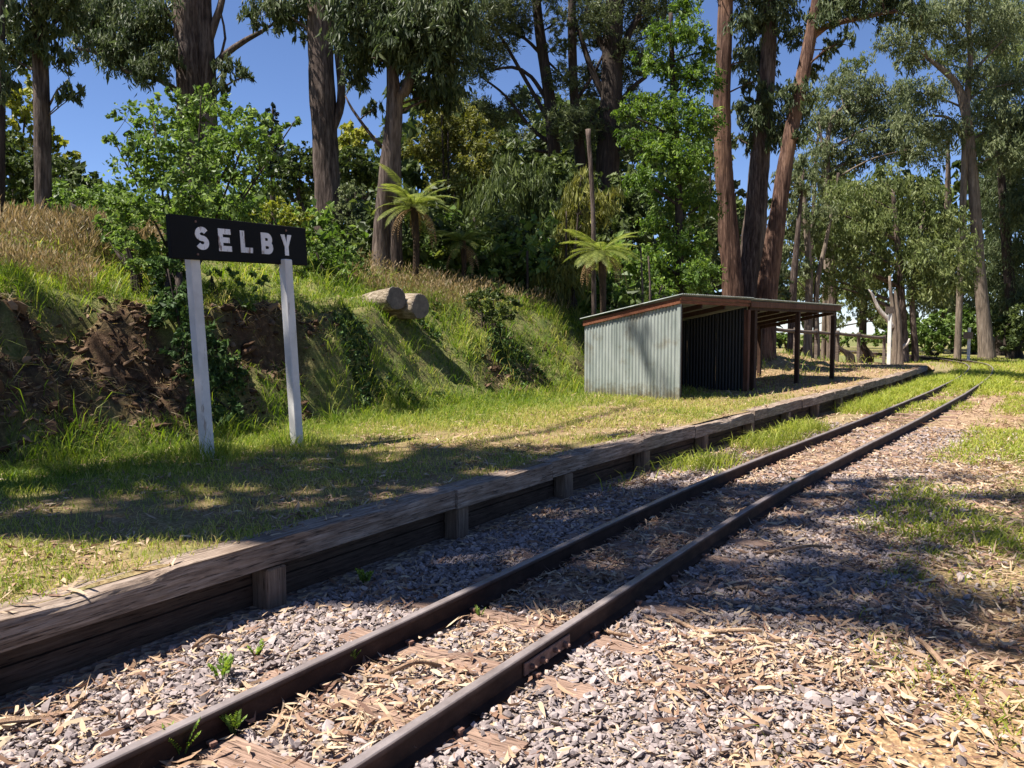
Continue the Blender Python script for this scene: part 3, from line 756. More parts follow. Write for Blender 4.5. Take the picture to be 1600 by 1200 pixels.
def cloud(clumps, style, dens=1.0, rng=RNG, tbias=0.0):
    L, W, droop, k, sf = STY[style]
    Cs = []; Ts = []; Ti = []
    for (c, r) in clumps:
        r = np.broadcast_to(np.asarray(r, float), 3); rm = float(r.mean())
        area = math.pi * rm * rm
        n = max(24, int(dens * 8.0 * area / (L * W))); m = max(3, n // k)
        dv = unit(rng.normal(size=(m, 3))); rad = rng.random(m) ** .45
        rad *= .72 + .55 * fbm(dv[:, 0] * 2 + rm * 9, dv[:, 1] * 2 + dv[:, 2] * 3, int(abs(c[0] * 13)) % 97, 2)
        sc = np.asarray(c) + dv * rad[:, None] * r
        sd = unit(dv * np.array([1, 1, .3]) + rng.normal(size=(m, 3)) * .5 - np.array([0, 0, droop * .5]))
        u = rng.random((m, k)) - .4
        pos = sc[:, None, :] + sd[:, None, :] * (u * rm * sf * 1.8)[:, :, None] + rng.normal(size=(m, k, 3)) * rm * sf * .3
        td = unit(sd[:, None, :] * .5 + rng.normal(size=(m, k, 3)) * .7 - np.array([0, 0, droop]))
        tn = np.clip(rng.random(m)[:, None] * .55 + rng.random((m, k)) * .45 + tbias, 0, 1)
        Cs.append(pos.reshape(-1, 3)); Ts.append(td.reshape(-1, 3)); Ti.append(tn.ravel())
    C = np.vstack(Cs); T = np.vstack(Ts); ti = np.concatenate(Ti)
    sz = np.clip(rng.lognormal(-.08, .34, len(C)), .4, 1.8)
    V, F = leaves_at(C, T, L * sz, W * sz, rng=rng)
    return V, F, np.repeat(ti, 4)
BUD = [0]
def crown(parent, clumps, style, m, dens=1.0, tbias=0.0, name='crown'):
    V, F, t = cloud(clumps, style, dens, tbias=tbias)
    BUD[0] += len(F)
    V = V - np.array(parent.location)
    return link(name, np_mesh(name, V, F, t), M[m], parent)
def pxpath(pts, d, extend=True):
    """pts: (px, py, width px) from the ground up, at distance d; the lowest point is carried down into the terrain"""
    out = []; rad = []
    for q in pts:
        dd = d + (q[3] if len(q) > 3 else 0)
        out.append(P(q[0], q[1], dd)); rad.append(q[2] / FPX * dd / 2)
    if extend:
        b_ = out[0].copy(); zg = zat(b_[0], b_[1])
        if zg < b_[2] - .05:
            b_[2] = zg - .25; out.insert(0, b_); rad.insert(0, rad[0] * 1.12)
        else: out[0][2] = min(out[0][2], zg - .2)
    return np.array(out), np.array(rad)
def tree(name, label, cat, d, trunks, clumps, style, m, bark, dens=1.0, group=None, limbs=(), rough=.22, tbias=0.0, autolimb=True, sides=14, depthjit=.9, top=None, extraclumps=()):
    paths = [pxpath(t, d) for t in trunks]
    base = paths[0][0][0].copy(); base[2] += .2
    root = empty(name, base, label, cat, group)
    mb = MB()
    sd = int(abs(base[0] * 7)) % 50
    for p, r in paths: tube(mb, p, r, sides + 6, .22, rough, sd, flare=.18)
    for l in limbs:
        p, r = pxpath(l, d, False); tube(mb, p, r, 8, .3, rough * .6, sd + 3)
    spine = np.vstack([catmull(p, r, .4)[0] for p, r in paths] + [catmull(*pxpath(l, d, False), .4)[0] for l in limbs])
    spr = np.concatenate([catmull(p, r, .4)[1] for p, r in paths] + [catmull(*pxpath(l, d, False), .4)[1] for l in limbs])
    cl = []
    for q in clumps:
        rr = q[2] / FPX * d * 1.15
        jit = (random.uniform(-1, 1) * depthjit * max(rr, .8)) if len(q) < 4 else q[3]
        c = P(q[0], q[1], d + jit); zg = zat(c[0], c[1])
        c[2] = max(c[2], zg + rr * .35)
        cl.append((c, (rr, rr, rr * .8)))
    cl += list(extraclumps)
    if autolimb:
        for c, r in cl:
            dist = np.linalg.norm(spine - c, axis=1); hz = np.hypot(spine[:, 0] - c[0], spine[:, 1] - c[1])
            pen = dist + 1.5 * np.clip(spine[:, 2] - c[2] + .35 * hz, 0, None)
            k = int(pen.argmin()); s = spine[k]; L = dist[k]
            if L < .25: continue
            r0 = min(spr[k] * .55, .02 + .016 * L)
            mid = (s + c) / 2 + np.array([random.uniform(-.1, .1) * L, random.uniform(-.1, .1) * L, .06 * L])
            tube(mb, [s, mid, c], [r0, r0 * .7, r0 * .3], 6, .35, .1, 3, caps=False)
            for _ in range(3):                # twigs into the clump
                e = c + unit(RNG.normal(size=3)) * np.asarray(r) * .8
                tube(mb, [mid * .4 + c * .6, (mid * .2 + c * .4 + e * .4), e], [r0 * .35, r0 * .25, r0 * .12], 4, .5, 0, 1, caps=False)
    link('trunk', mb.mesh('trunk', True, base), M[bark], root)
    if cl: crown(root, cl, style, m, dens, tbias)
    return root
def upper(px, py, d, n, spread, hgt, rr):       # crown above the top of the picture
    out = []
    for _ in range(n):
        c = P(px + random.uniform(-spread, spread), py - random.uniform(0, hgt), d + random.uniform(-2.5, 2.5)); out.append((c, rr * random.uniform(.7, 1.2)))
    return out

# --- gum trees on the bank, left to right
tree('gum_tree', 'slender grey gum trunk rising from the dry grass at the far left', 'tree', 20,
     [[(68, 335, 25), (66, 200, 23), (63, 90, 21), (60, 0, 20), (58, -120, 16)]],
     [(25, 25, 42), (100, 35, 34), (92, 82, 26), (20, 92, 32), (112, 10, 30), (45, 60, 25), (15, 60, 30), (80, 5, 30), (80, -45, 35), (20, -40, 40)],
     'gum', 'gum', 'bark_grey', .8, limbs=[[(63, 60, 7), (40, 30, 5), (10, 20, 3)], [(66, 190, 4), (90, 140, 3), (110, 130, 2)]], extraclumps=[(P(112, 150, 19.6), .28), (P(122, 146, 19.5), .2), (P(98, 148, 19.6), .18)])
tree('gum_tree', 'dark thin trunk cut off by the left edge of the photo', 'tree', 13.5,
     [[(0, 420, 12), (2, 250, 11), (3, 100, 10), (0, -60, 9)]], [(-20, 120, 35), (-30, 50, 40), (-15, -20, 40)], 'gum', 'gum', 'bark_dark', .6)
tree('gum_tree', 'massive twin-stemmed gum behind the leafy shrub with a bare branch to its right', 'tree', 26,
     [[(308, 330, 48), (300, 165, 42), (294, 60, 40), (294, -40, 36), (292, -160, 26)], [(326, 240, 30), (324, 165, 27), (322, 90, 25), (318, 0, 22), (322, -120, 18)]],
     [(150, 55, 42), (200, 92, 38), (240, 60, 34), (232, 112, 28), (250, 15, 42), (160, 10, 38), (195, 30, 42), (130, 30, 24), (262, 90, 24), (360, 105, 20), (385, 118, 13), (345, 130, 16), (215, -40, 40), (380, -60, 40), (280, -80, 50), (185, 60, 34), (225, 35, 30)],
     'gum', 'gum', 'bark_grey', .95, limbs=[[(326, 115, 13), (348, 88, 11), (385, 62, 8), (408, 50, 6), (430, 35, 3)], [(322, 80, 12), (338, 30, 12), (347, 0, 10), (352, -60, 7)], [(286, 150, 11), (250, 125, 9), (200, 112, 7), (160, 85, 6), (118, 76, 4)], [(285, 45, 10), (262, 20, 8), (235, -5, 6)], [(340, 100, 4), (352, 60, 4), (345, 20, 3)]])
tree('gum_tree', 'straight grey brown gum with a thin side stem hugging its right flank', 'tree', 24,
     [[(517, 385, 46), (512, 300, 40), (506, 200, 38), (501, 60, 36), (499, -60, 34), (497, -180, 24)]],
     [(420, 18, 32), (398, 32, 18), (458, 30, 26), (478, 0, 26), (440, 0, 30), (540, 10, 24), (470, 60, 10), (440, -50, 40), (540, -70, 40)],
     'gum', 'gum', 'bark_grey', .8, limbs=[[(516, 210, 14), (530, 175, 14), (534, 140, 13), (528, 80, 11), (522, 20, 10), (518, -60, 8)], [(499, 70, 6), (475, 40, 4), (440, 20, 3)]])
tree('gum_tree', 'forking brown gum heavy with dark hanging leaves above the log', 'tree', 20,
     [[(596, 418, 31), (600, 330, 29), (611, 230, 27), (616, 168, 25), (612, 100, 17), (608, 0, 15), (606, -100, 12)], [(616, 180, 20), (632, 145, 17), (648, 90, 15), (655, 0, 13), (664, -90, 10)]],
     [(560, 55, 40), (600, 15, 48), (680, 35, 58), (690, 105, 44), (655, 75, 42), (702, 150, 28), (715, 50, 28), (556, 118, 24), (642, 140, 20), (585, 170, 14), (548, 15, 32), (620, 60, 40), (675, 150, 26), (560, 90, 25), (640, 20, 50), (700, 10, 40), (590, 80, 30), (660, -40, 50), (600, -50, 50)],
     'gum', 'gum', 'bark_grey', 1.25, limbs=[[(596, 230, 6), (575, 205, 5), (550, 170, 4), (540, 150, 2)]], tbias=-.12)
# --- dark pines in the middle
def pine(label, px, pts, w, clumps, br, d=35):
    tree('pine_tree', label, 'tree', d, [pts], clumps, 'needle', 'pine', 'bark_dark', .72, group='dark pines behind the bank', limbs=br, rough=.12, sides=10, depthjit=1.5)
pine('leaning dark pine with bare curved branches, left of the three pines', 860,
     [(876, 330, 22), (866, 240, 20), (858, 150, 18), (846, 70, 16), (838, 0, 14), (834, -90, 10)], 0,
     [(765, 70, 40), (742, 105, 32), (790, 22, 38), (815, 160, 26), (775, 190, 30), (745, 170, 26), (810, 40, 24), (875, 30, 20), (750, 20, 40), (800, 225, 34), (730, 60, 30), (840, -40, 50), (770, -40, 40)],
     [[(862, 170, 7), (830, 120, 6), (800, 105, 5), (770, 110, 3)], [(864, 200, 8), (830, 140, 6), (790, 70, 5), (765, 30, 3)], [(868, 230, 7), (830, 200, 6), (790, 150, 4), (752, 120, 3)], [(850, 90, 6), (820, 60, 5), (790, 50, 3)], [(868, 240, 6), (820, 230, 5), (770, 200, 3)]])
pine('straight dark pine pole in the middle of the three pines', 900,
     [(912, 330, 18), (905, 230, 16), (897, 150, 14), (894, 60, 13), (894, 0, 12), (894, -80, 9)], 0,
     [(925, 60, 24), (880, 120, 24), (925, 115, 26), (870, 70, 20), (930, 20, 26), (885, 190, 34), (930, 200, 30), (900, -50, 50)],
     [[(898, 160, 6), (925, 120, 5), (945, 80, 3)], [(897, 140, 5), (870, 110, 4), (850, 90, 3)], [(905, 215, 6), (935, 170, 5), (960, 150, 3)], [(895, 60, 5), (920, 30, 4), (945, 5, 3)]])
pine('thickest dark pine with upswept limbs, right of the three pines', 955,
     [(950, 330, 40), (950, 260, 36), (955, 160, 33), (957, 60, 30), (962, -20, 24), (965, -90, 16)], 0,
     [(1000, 30, 40), (985, 85, 34), (1010, 95, 26), (970, 120, 28), (930, 30, 34), (915, 150, 26), (990, 170, 34), (1000, 225, 34), (930, 250, 34), (1040, 10, 30), (980, -40, 50), (920, -50, 50), (1020, -60, 50)],
     [[(955, 130, 14), (975, 70, 12), (1000, 20, 9), (1010, -20, 6)], [(953, 170, 12), (925, 110, 10), (905, 50, 7), (890, 10, 5)], [(952, 190, 10), (985, 140, 8), (1010, 120, 5)], [(956, 100, 10), (930, 50, 8), (915, 10, 5)], [(951, 210, 9), (920, 190, 7), (880, 180, 4)]])
# --- soft bright green tree
tree('bright_green_tree', 'tall bright green tree with tiered leafy sprays left of the big red trunks', 'tree', 25,
     [[(1062, 470, 14), (1060, 300, 12), (1052, 150, 9), (1048, 20, 6)]],
     [(1040, 55, 24), (1080, 50, 28), (1018, 98, 24), (1060, 110, 30), (1096, 120, 28), (1000, 158, 20), (1045, 172, 34), (1090, 190, 32), (985, 215, 20), (1030, 232, 30), (1080, 250, 34), (1000, 282, 24), (1050, 300, 34), (1098, 318, 30), (1028, 350, 28), (1075, 380, 32), (1020, 405, 30), (1088, 430, 32), (1040, 445, 32), (1068, 5, 24), (975, 180, 16), (1105, 80, 20)],
     'tier', 'bright', 'bark_dark', .95, tbias=0, rough=.1)
# --- three big red-brown gums behind the shelter
TG = 'three big gums behind the shelter'
tree('gum_tree', 'left of the three red brown gum trunks rising behind the shelter, bark peeling', 'tree', 27,
     [[(1146, 470, 32), (1138, 350, 27), (1130, 250, 25), (1128, 150, 24), (1133, 40, 23), (1133, -100, 22), (1136, -220, 16)]],
     [(1160, 40, 24), (1165, 95, 20), (1150, -40, 40), (1105, -60, 40), (1170, 130, 16)], 'gum', 'gum', 'bark_red', .8, group=TG, rough=.3, sides=18)
tree('gum_tree', 'thickest middle trunk of the three gums rising behind the shelter', 'tree', 27.6,
     [[(1168, 470, 44), (1180, 350, 35), (1188, 240, 30), (1196, 140, 26), (1202, 40, 22), (1205, -80, 18), (1210, -200, 12)]],
     [(1182, 50, 24), (1212, 28, 34), (1172, 92, 24), (1196, 150, 24), (1186, 190, 26), (1210, 205, 24), (1165, 170, 20), (1150, 215, 14), (1180, 225, 20), (1200, 100, 20), (1190, -30, 50), (1240, -60, 50)], 'gum', 'gum', 'bark_grey', 1.0, group=TG, rough=.25, sides=18)
tree('gum_tree', 'right leaning trunk of the three gums behind the shelter with a long arching limb', 'tree', 26.5,
     [[(1198, 470, 30), (1212, 360, 25), (1228, 250, 22), (1250, 140, 21), (1266, 60, 18), (1276, 0, 16), (1290, -100, 12)]],
     [(1246, 150, 26), (1240, 190, 24), (1225, 215, 24), (1290, 78, 18), (1322, 62, 14), (1250, 60, 22), (1312, 5, 34), (1390, 8, 32), (1350, -10, 34), (1260, 210, 16), (1290, 25, 22), (1430, 20, 22), (1270, 110, 14), (1300, -60, 50), (1380, -60, 50)], 'gum', 'gum', 'bark_red', .95, group=TG, rough=.25,
     limbs=[[(1262, 66, 10), (1290, 42, 10), (1325, 32, 9), (1365, 24, 7), (1400, 18, 5), (1440, 36, 3)], [(1236, 210, 7), (1250, 180, 5), (1262, 150, 3)]])

# --- trees beyond the curve, right
RG = 'gums beyond the curve of the track'
tree('gum_tree', 'leaning pale brown gum trunk beside the bend of the track, forking high up', 'tree', 46,
     [[(1542, 555, 24), (1530, 420, 17), (1522, 300, 15), (1514, 210, 14), (1506, 165, 13), (1494, 130, 10), (1468, 105, 8), (1450, 92, 5)], [(1510, 180, 9), (1516, 110, 8), (1514, 50, 7), (1512, 0, 5)]],
     [(1440, 45, 38), (1400, 62, 28), (1482, 25, 36), (1545, 62, 38), (1575, 30, 40), (1450, 148, 30), (1480, 205, 32), (1545, 180, 36), (1585, 130, 32), (1425, 195, 28), (1500, 70, 24), (1565, 240, 36), (1420, 100, 20), (1530, 120, 24), (1590, 190, 34), (1520, -30, 50)],
     'gumbig', 'gum_grey', 'bark_light', .72, group=RG, limbs=[[(1522, 260, 7), (1490, 190, 5), (1450, 180, 3)], [(1514, 120, 5), (1550, 80, 4), (1570, 60, 3)]], rough=.12)
tree('gum_tree', 'spreading olive gum with a broad rounded crown behind the white dead tree', 'tree', 42,
     [[(1412, 550, 14), (1408, 450, 11), (1400, 350, 8), (1395, 300, 5)], [(1430, 550, 10), (1425, 450, 8), (1440, 350, 5)]],
     [(1390, 290, 36), (1340, 305, 32), (1440, 305, 36), (1300, 330, 30), (1360, 350, 40), (1420, 350, 42), (1475, 345, 34), (1310, 375, 34), (1275, 395, 26), (1370, 400, 40), (1440, 400, 40), (1490, 395, 34), (1330, 420, 34), (1265, 430, 24), (1400, 445, 34), (1460, 445, 36), (1500, 440, 26), (1290, 445, 24), (1345, 465, 20)],
     'gumbig', 'gum_olive', 'bark_grey', .55, group=RG, rough=.12)
tree('gum_tree', 'grey gum with a layered crown above and left of the rounded olive one', 'tree', 54,
     [[(1296, 545, 12), (1294, 400, 10), (1292, 300, 9), (1296, 200, 7), (1318, 165, 4)], [(1293, 280, 6), (1285, 230, 4), (1280, 190, 3)]],
     [(1310, 135, 24), (1340, 155, 28), (1370, 170, 32), (1320, 190, 26), (1290, 185, 22), (1350, 215, 30), (1400, 190, 30), (1390, 230, 30), (1440, 230, 36), (1290, 240, 22), (1330, 250, 26), (1270, 270, 20), (1300, 280, 20), (1360, 130, 20), (1400, 145, 20)],
     'gumbig', 'gum_grey', 'bark_light', .8, group=RG, rough=.1)
tree('gum_tree', 'pale slim gum with two stems seen under the shelter roof line', 'tree', 40,
     [[(1262, 545, 14), (1264, 430, 11), (1258, 330, 9), (1250, 270, 6)], [(1276, 545, 10), (1276, 450, 8), (1290, 380, 6), (1300, 330, 4)]],
     [(1250, 300, 24), (1240, 340, 26), (1262, 360, 26), (1230, 385, 24), (1248, 420, 20), (1285, 330, 22), (1225, 320, 20), (1225, 430, 18)], 'gumbig', 'gum_grey', 'bark_light', .6, group=RG, rough=.1)
tree('gum_tree', 'dark slender gum standing behind the fence left of the pale two-stemmed one', 'tree', 38,
     [[(1236, 545, 13), (1240, 440, 11), (1246, 370, 8), (1255, 270, 4)]], [(1255, 260, 20), (1240, 290, 20), (1225, 280, 18), (1270, 290, 20)], 'gumbig', 'gum_grey', 'bark_grey', .6, group=RG, rough=.1)
tree('gum_tree', 'thin brown gum rising behind the fence just right of the shelter posts', 'tree', 44,
     [[(1301, 545, 12), (1302, 420, 10), (1304, 330, 7), (1310, 270, 4)]], [(1310, 300, 26), (1330, 330, 24), (1295, 355, 22)], 'gumbig', 'gum_olive', 'bark_grey', .6, group=RG, rough=.1)
tree('gum_tree', 'dark trunk behind the fence under the rounded olive crown', 'tree', 50,
     [[(1347, 545, 12), (1350, 430, 9), (1352, 330, 6)]], [(1352, 440, 26), (1375, 480, 22), (1330, 470, 18), (1340, 495, 14)], 'gumbig', 'gum_olive', 'bark_dark', .6, group=RG, rough=.1)
tree('gum_tree', 'thin far gum with a loose crown between the three big gums and the leaning one', 'tree', 60,
     [[(1262, 545, 9), (1268, 400, 7), (1275, 250, 5), (1285, 170, 3)]],
     [(1270, 160, 20), (1290, 190, 22), (1255, 215, 18), (1300, 140, 18), (1280, 240, 24), (1245, 260, 18), (1300, 270, 22), (1325, 110, 18), (1345, 95, 16), (1250, 450, 20), (1290, 470, 18), (1330, 450, 20), (1372, 500, 16), (1310, 500, 14), (1225, 490, 16)], 'gumbig', 'gum_olive', 'bark_grey', .5, group=RG, rough=.1)
tree('gum_tree', 'tall far gum closing the top right corner of the photo behind the leaning pale gum', 'tree', 62,
     [[(1578, 545, 14), (1574, 400, 11), (1570, 200, 8), (1572, 60, 5)]],
     [(1590, 30, 34), (1560, 90, 34), (1595, 110, 34), (1550, 150, 30), (1590, 200, 36), (1610, 60, 40), (1555, 10, 34), (1500, 130, 24), (1480, 90, 22), (1530, 220, 30), (1420, 140, 20), (1440, 90, 20)], 'gumbig', 'gum_olive', 'bark_dark', .6, group=RG, rough=.1)
for i, (px, w, d, lab, cl, lean) in enumerate([
        (1470, 9, 56, 'slim trunk in the dark undergrowth between the white dead tree and the bend', [(1460, 470, 30), (1480, 420, 30), (1450, 430, 24)], 6),
        (1492, 12, 58, 'brown trunk left of the leaning pale gum, deep in the trees', [(1500, 480, 28), (1510, 430, 26), (1485, 370, 30)], -6),
        (1562, 16, 52, 'dark upright trunk just right of the leaning pale gum', [(1570, 330, 40), (1555, 400, 34), (1575, 450, 34), (1550, 290, 30), (1565, 500, 24)], 10),
        (1588, 18, 48, 'dark leafy gum filling the right edge of the photo', [(1592, 250, 40), (1600, 330, 44), (1590, 400, 42), (1604, 470, 40), (1585, 300, 34), (1610, 200, 44), (1598, 520, 28)], -14)]):
    tree('gum_tree', lab, 'tree', d, [[(px, 560, w), (px + lean, 400, w * .8), (px + lean * 2, 220, w * .5)]], cl, 'gumbig', 'gum_grey' if i < 2 else 'gum', 'bark_dark' if i else 'bark_grey', .8, group=RG, rough=.1)
# --- shrubs and small trees
def shrub(name, label, px, py, d, clumps, style, m, dens=1.0, group=None, stems=4, bark='bark_dark', tbias=0, w=6, cat='shrub', rs=1.0):
    clumps = [(q[0], q[1], q[2] * rs) for q in clumps]
    tr = []
    for k in range(stems):
        q = clumps[(k * 3) % len(clumps)]
        x = px + (k - stems / 2) * 4
        tr.append([(x, py, w), (x * .6 + q[0] * .4 + random.uniform(-5, 5), py * .6 + q[1] * .4, w * .7), (q[0], q[1], w * .35)])
    return tree(name, label, cat, d, tr, clumps, style, m, bark, dens, group, rough=.08, sides=7, tbias=tbias)
shrub('leafy_shrub', 'large loose green shrub with fine arching twigs right behind the station sign', 285, 440, 12.9,
      [(240, 190, 30), (290, 180, 30), (335, 172, 28), (395, 185, 22), (222, 258, 36), (280, 250, 40), (350, 240, 40), (415, 232, 26), (205, 318, 30), (260, 320, 38), (330, 310, 40), (185, 365, 26), (225, 395, 26), (440, 205, 12), (185, 180, 11), (176, 215, 12), (200, 225, 20), (375, 210, 26), (395, 280, 26), (300, 365, 30), (370, 330, 26), (315, 140, 12), (265, 150, 14), (205, 160, 8), (460, 190, 6), (355, 150, 10), (270, 400, 24)],
      'broad', 'plum', .62, stems=11, tbias=.1, w=5, rs=1.22)
shrub('ivy_covered_stump', 'dark ivy covered stump at the top of the bank behind the left sign post', 268, 520, 11.3,
      [(262, 440, 24), (270, 480, 26), (255, 490, 20), (285, 500, 20), (300, 460, 16), (258, 415, 20), (280, 425, 18)], 'broad', 'ivy', 1.2, stems=3, w=26, cat='stump')
shrub('shadow_leaves', 'added dark leaves standing in for the shadow in the hollow of the bank behind the left sign post', 300, 600, 10.6, [(262, 420, 24, ), (300, 520, 30), (330, 555, 30), (345, 600, 30), (310, 590, 28), (285, 545, 24), (360, 640, 26), (325, 640, 26), (370, 590, 22), (280, 480, 26), (300, 640, 20)], 'broad', 'ivy', .45, stems=3, w=5)  # leaf clumps added to darken the bank where the stump's shadow falls
shrub('bramble', 'twiggy half bare bramble below the sign board between its posts', 350, 500, 12.6, [(330, 430, 18), (365, 440, 20), (395, 435, 18), (350, 470, 18), (385, 470, 16), (410, 460, 14)], 'broad', 'plum', .35, stems=12, w=2.5)
shrub('hill_shrub', 'pale green shrub low on the slope between the dry grass and the big leafy shrub', 150, 345, 17, [(110, 318, 24), (145, 305, 26), (175, 320, 24), (130, 345, 20), (165, 350, 22), (190, 345, 20)], 'broad', 'plum', .7, tbias=.1)
shrub('hill_shrub', 'light green leafy shrub spilling over the dry grass left of the sign board', 215, 430, 12.0, [(195, 372, 20), (225, 385, 22), (248, 405, 18), (180, 392, 16), (215, 412, 18), (168, 372, 12)], 'broad', 'plum', .7, tbias=.2)
shrub('hill_shrub', 'dark spiky shrub on the skyline left of the big leafy shrub', 120, 330, 24, [(105, 285, 20), (130, 280, 22), (150, 290, 20), (95, 300, 18), (120, 305, 26)], 'broadbig', 'dark', .8)
shrub('hill_shrub', 'yellowish shrub showing just above the right end of the sign board', 440, 400, 17, [(425, 330, 24), (455, 345, 22), (400, 340, 18), (470, 375, 20), (440, 370, 22), (475, 340, 16)], 'broad', 'yellowgreen', .55, tbias=-.1)
shrub('hill_shrub', 'dense green shrub at the foot of the straight grey gum', 520, 440, 17.5, [(500, 410, 26), (535, 400, 26), (550, 425, 24), (515, 440, 24), (485, 440, 20), (545, 450, 16), (490, 385, 14)], 'broad', 'plum', .75)
shrub('hill_shrub', 'bluish shrub between the straight grey gum and the forking gum', 550, 380, 24, [(548, 300, 18), (556, 330, 20), (545, 350, 20), (565, 355, 18), (540, 320, 14), (575, 330, 14)], 'broad', 'gum_grey', .8)
shrub('wattle_tree', 'yellow flowering wattle at the far left behind the slender gum', 30, 330, 34, [(18, 148, 26), (40, 170, 24), (20, 190, 24), (85, 218, 20), (105, 240, 18), (45, 225, 26), (10, 235, 26), (45, 130, 16)], 'broadbig', 'yellowgreen', .7, tbias=-.1, cat='tree')
shrub('wattle_tree', 'dark dense tree below the yellow wattle at the far left', 40, 330, 31, [(20, 260, 34), (60, 270, 34), (95, 270, 26), (30, 300, 30), (75, 305, 28), (5, 220, 26), (110, 262, 18)], 'broadbig', 'dark', 1.0, cat='tree')
# far dark conifer
def conifer(label, px, pytop, pybot, d, wpx, m='conifer'):
    cl = []
    for k in range(9):
        f = k / 8; y = pytop + (pybot - pytop) * f; r = wpx * (.12 + .88 * f)
        for q in range(1 + int(3 * f + .5)):
            cl.append((px + random.uniform(-1, 1) * r * .55, y + random.uniform(-5, 5), max(7, r * .42)))
    tree('conifer', label, 'tree', d, [[(px, pybot + 60, 8), (px, (pytop + pybot) / 2, 6), (px, pytop - 4, 2)]], cl, 'broadbig', m, 'bark_dark', 1.0, rough=.05, sides=7)
conifer('dark blue conical conifer on the skyline between the shrub and the straight gum', 426, 165, 265, 48, 40)
shrub('hill_tree', 'dark rounded tree on the skyline just left of the straight grey gum', 472, 330, 40, [(470, 240, 22), (455, 265, 22), (480, 262, 22), (465, 295, 24), (440, 290, 20)], 'broadbig', 'dark', 1.0, cat='tree')
shrub('hill_tree', 'yellow topped tree on the skyline between the straight gum and the forking gum', 552, 360, 38, [(546, 205, 16), (560, 215, 18), (535, 218, 14), (552, 228, 18)], 'broadbig', 'yellowgreen', .9, tbias=.1, cat='tree')
shrub('hill_tree', 'dark green tree under the yellow topped one', 556, 370, 36, [(545, 250, 22), (570, 260, 24), (550, 280, 24), (585, 280, 22), (530, 265, 16)], 'broadbig', 'dark', 1.0, cat='tree')
shrub('young_gum', 'young gum with a yellow green top behind the forking gum', 700, 420, 26, [(690, 180, 22), (715, 175, 22), (735, 195, 22), (700, 205, 26), (675, 225, 26), (720, 230, 28), (755, 225, 24), (690, 260, 28), (740, 265, 28), (710, 300, 30), (680, 300, 24), (650, 235, 20), (665, 190, 14), (770, 260, 22)], 'tier', 'cypress', .75, tbias=-.12, cat='tree')
shrub('willow_like_tree', 'fine leaved dark olive tree filling the middle behind the small shrub', 775, 450, 24, [(770, 310, 34), (810, 290, 32), (790, 350, 36), (740, 340, 30), (830, 340, 32), (765, 390, 32), (810, 400, 34), (845, 400, 28), (740, 385, 26), (790, 270, 26), (840, 285, 26), (855, 330, 26)], 'droop', 'dark', .8, tbias=.12, cat='tree')
shrub('golden_cypress', 'drooping golden green shrub behind the bare pole', 895, 470, 21.5, [(908, 275, 14), (898, 300, 20), (925, 310, 20), (885, 330, 24), (915, 345, 24), (880, 370, 24), (905, 390, 26), (870, 410, 22), (890, 430, 26), (860, 450, 20), (925, 400, 20), (945, 330, 18), (960, 300, 16)], 'droop', 'cypress', .8, tbias=-.05)
shrub('golden_cypress', 'low drooping golden shrub left of the tree fern near the shelter', 860, 480, 21.5, [(850, 440, 20), (870, 450, 20), (890, 460, 18), (840, 462, 16), (905, 450, 18), (865, 470, 16)], 'droop', 'cypress', .7, tbias=-.1)
shrub('dark_tree', 'dense dark tree between the pines and the bright green tree', 985, 470, 30, [(985, 300, 34), (1005, 350, 34), (975, 370, 34), (1000, 420, 36), (960, 420, 34), (930, 430, 30), (965, 330, 30), (1030, 440, 30), (945, 460, 26), (985, 460, 30)], 'broadbig', 'dark', 1.0, cat='tree')
shrub('dark_tree', 'dark thicket under the pines behind the fine leaved olive tree', 850, 460, 32, [(860, 270, 34), (900, 290, 34), (840, 320, 34), (880, 350, 36), (830, 380, 36), (870, 420, 36), (910, 440, 30), (800, 440, 30), (760, 440, 30), (920, 370, 30), (700, 420, 34), (650, 400, 34), (610, 390, 26), (560, 400, 26), (660, 350, 34), (630, 330, 30), (700, 360, 34), (745, 300, 34), (760, 250, 30), (800, 240, 30)], 'broadbig', 'dark', .9, tbias=.05, cat='tree')
shrub('bright_shrub', 'sunlit bright green sapling beside the shelter roof', 1025, 475, 22, [(1018, 438, 14), (1035, 446, 14), (1012, 458, 12), (1040, 462, 14), (1028, 470, 12)], 'broad', 'bright', .8, tbias=.1)
shrub('dark_tree', 'blue green tree between the bright green tree and the left red trunk', 1105, 470, 33, [(1100, 300, 26), (1110, 350, 28), (1095, 400, 28), (1115, 430, 26), (1085, 450, 26), (1120, 250, 20), (1110, 200, 20), (1160, 420, 22), (1155, 350, 20), (1150, 300, 16), (1160, 460, 22), (1215, 450, 22), (1208, 420, 14)], 'broadbig', 'gum', .8, cat='tree')
shrub('bank_shrub', 'small grey green shrub sprawling over the bank right of the log', 765, 505, 17.0, [(745, 470, 17), (770, 462, 18), (790, 478, 17), (755, 490, 15), (775, 496, 15), (730, 482, 12), (800, 492, 12)], 'broad', 'dark', .8, stems=6, w=3, tbias=.15)
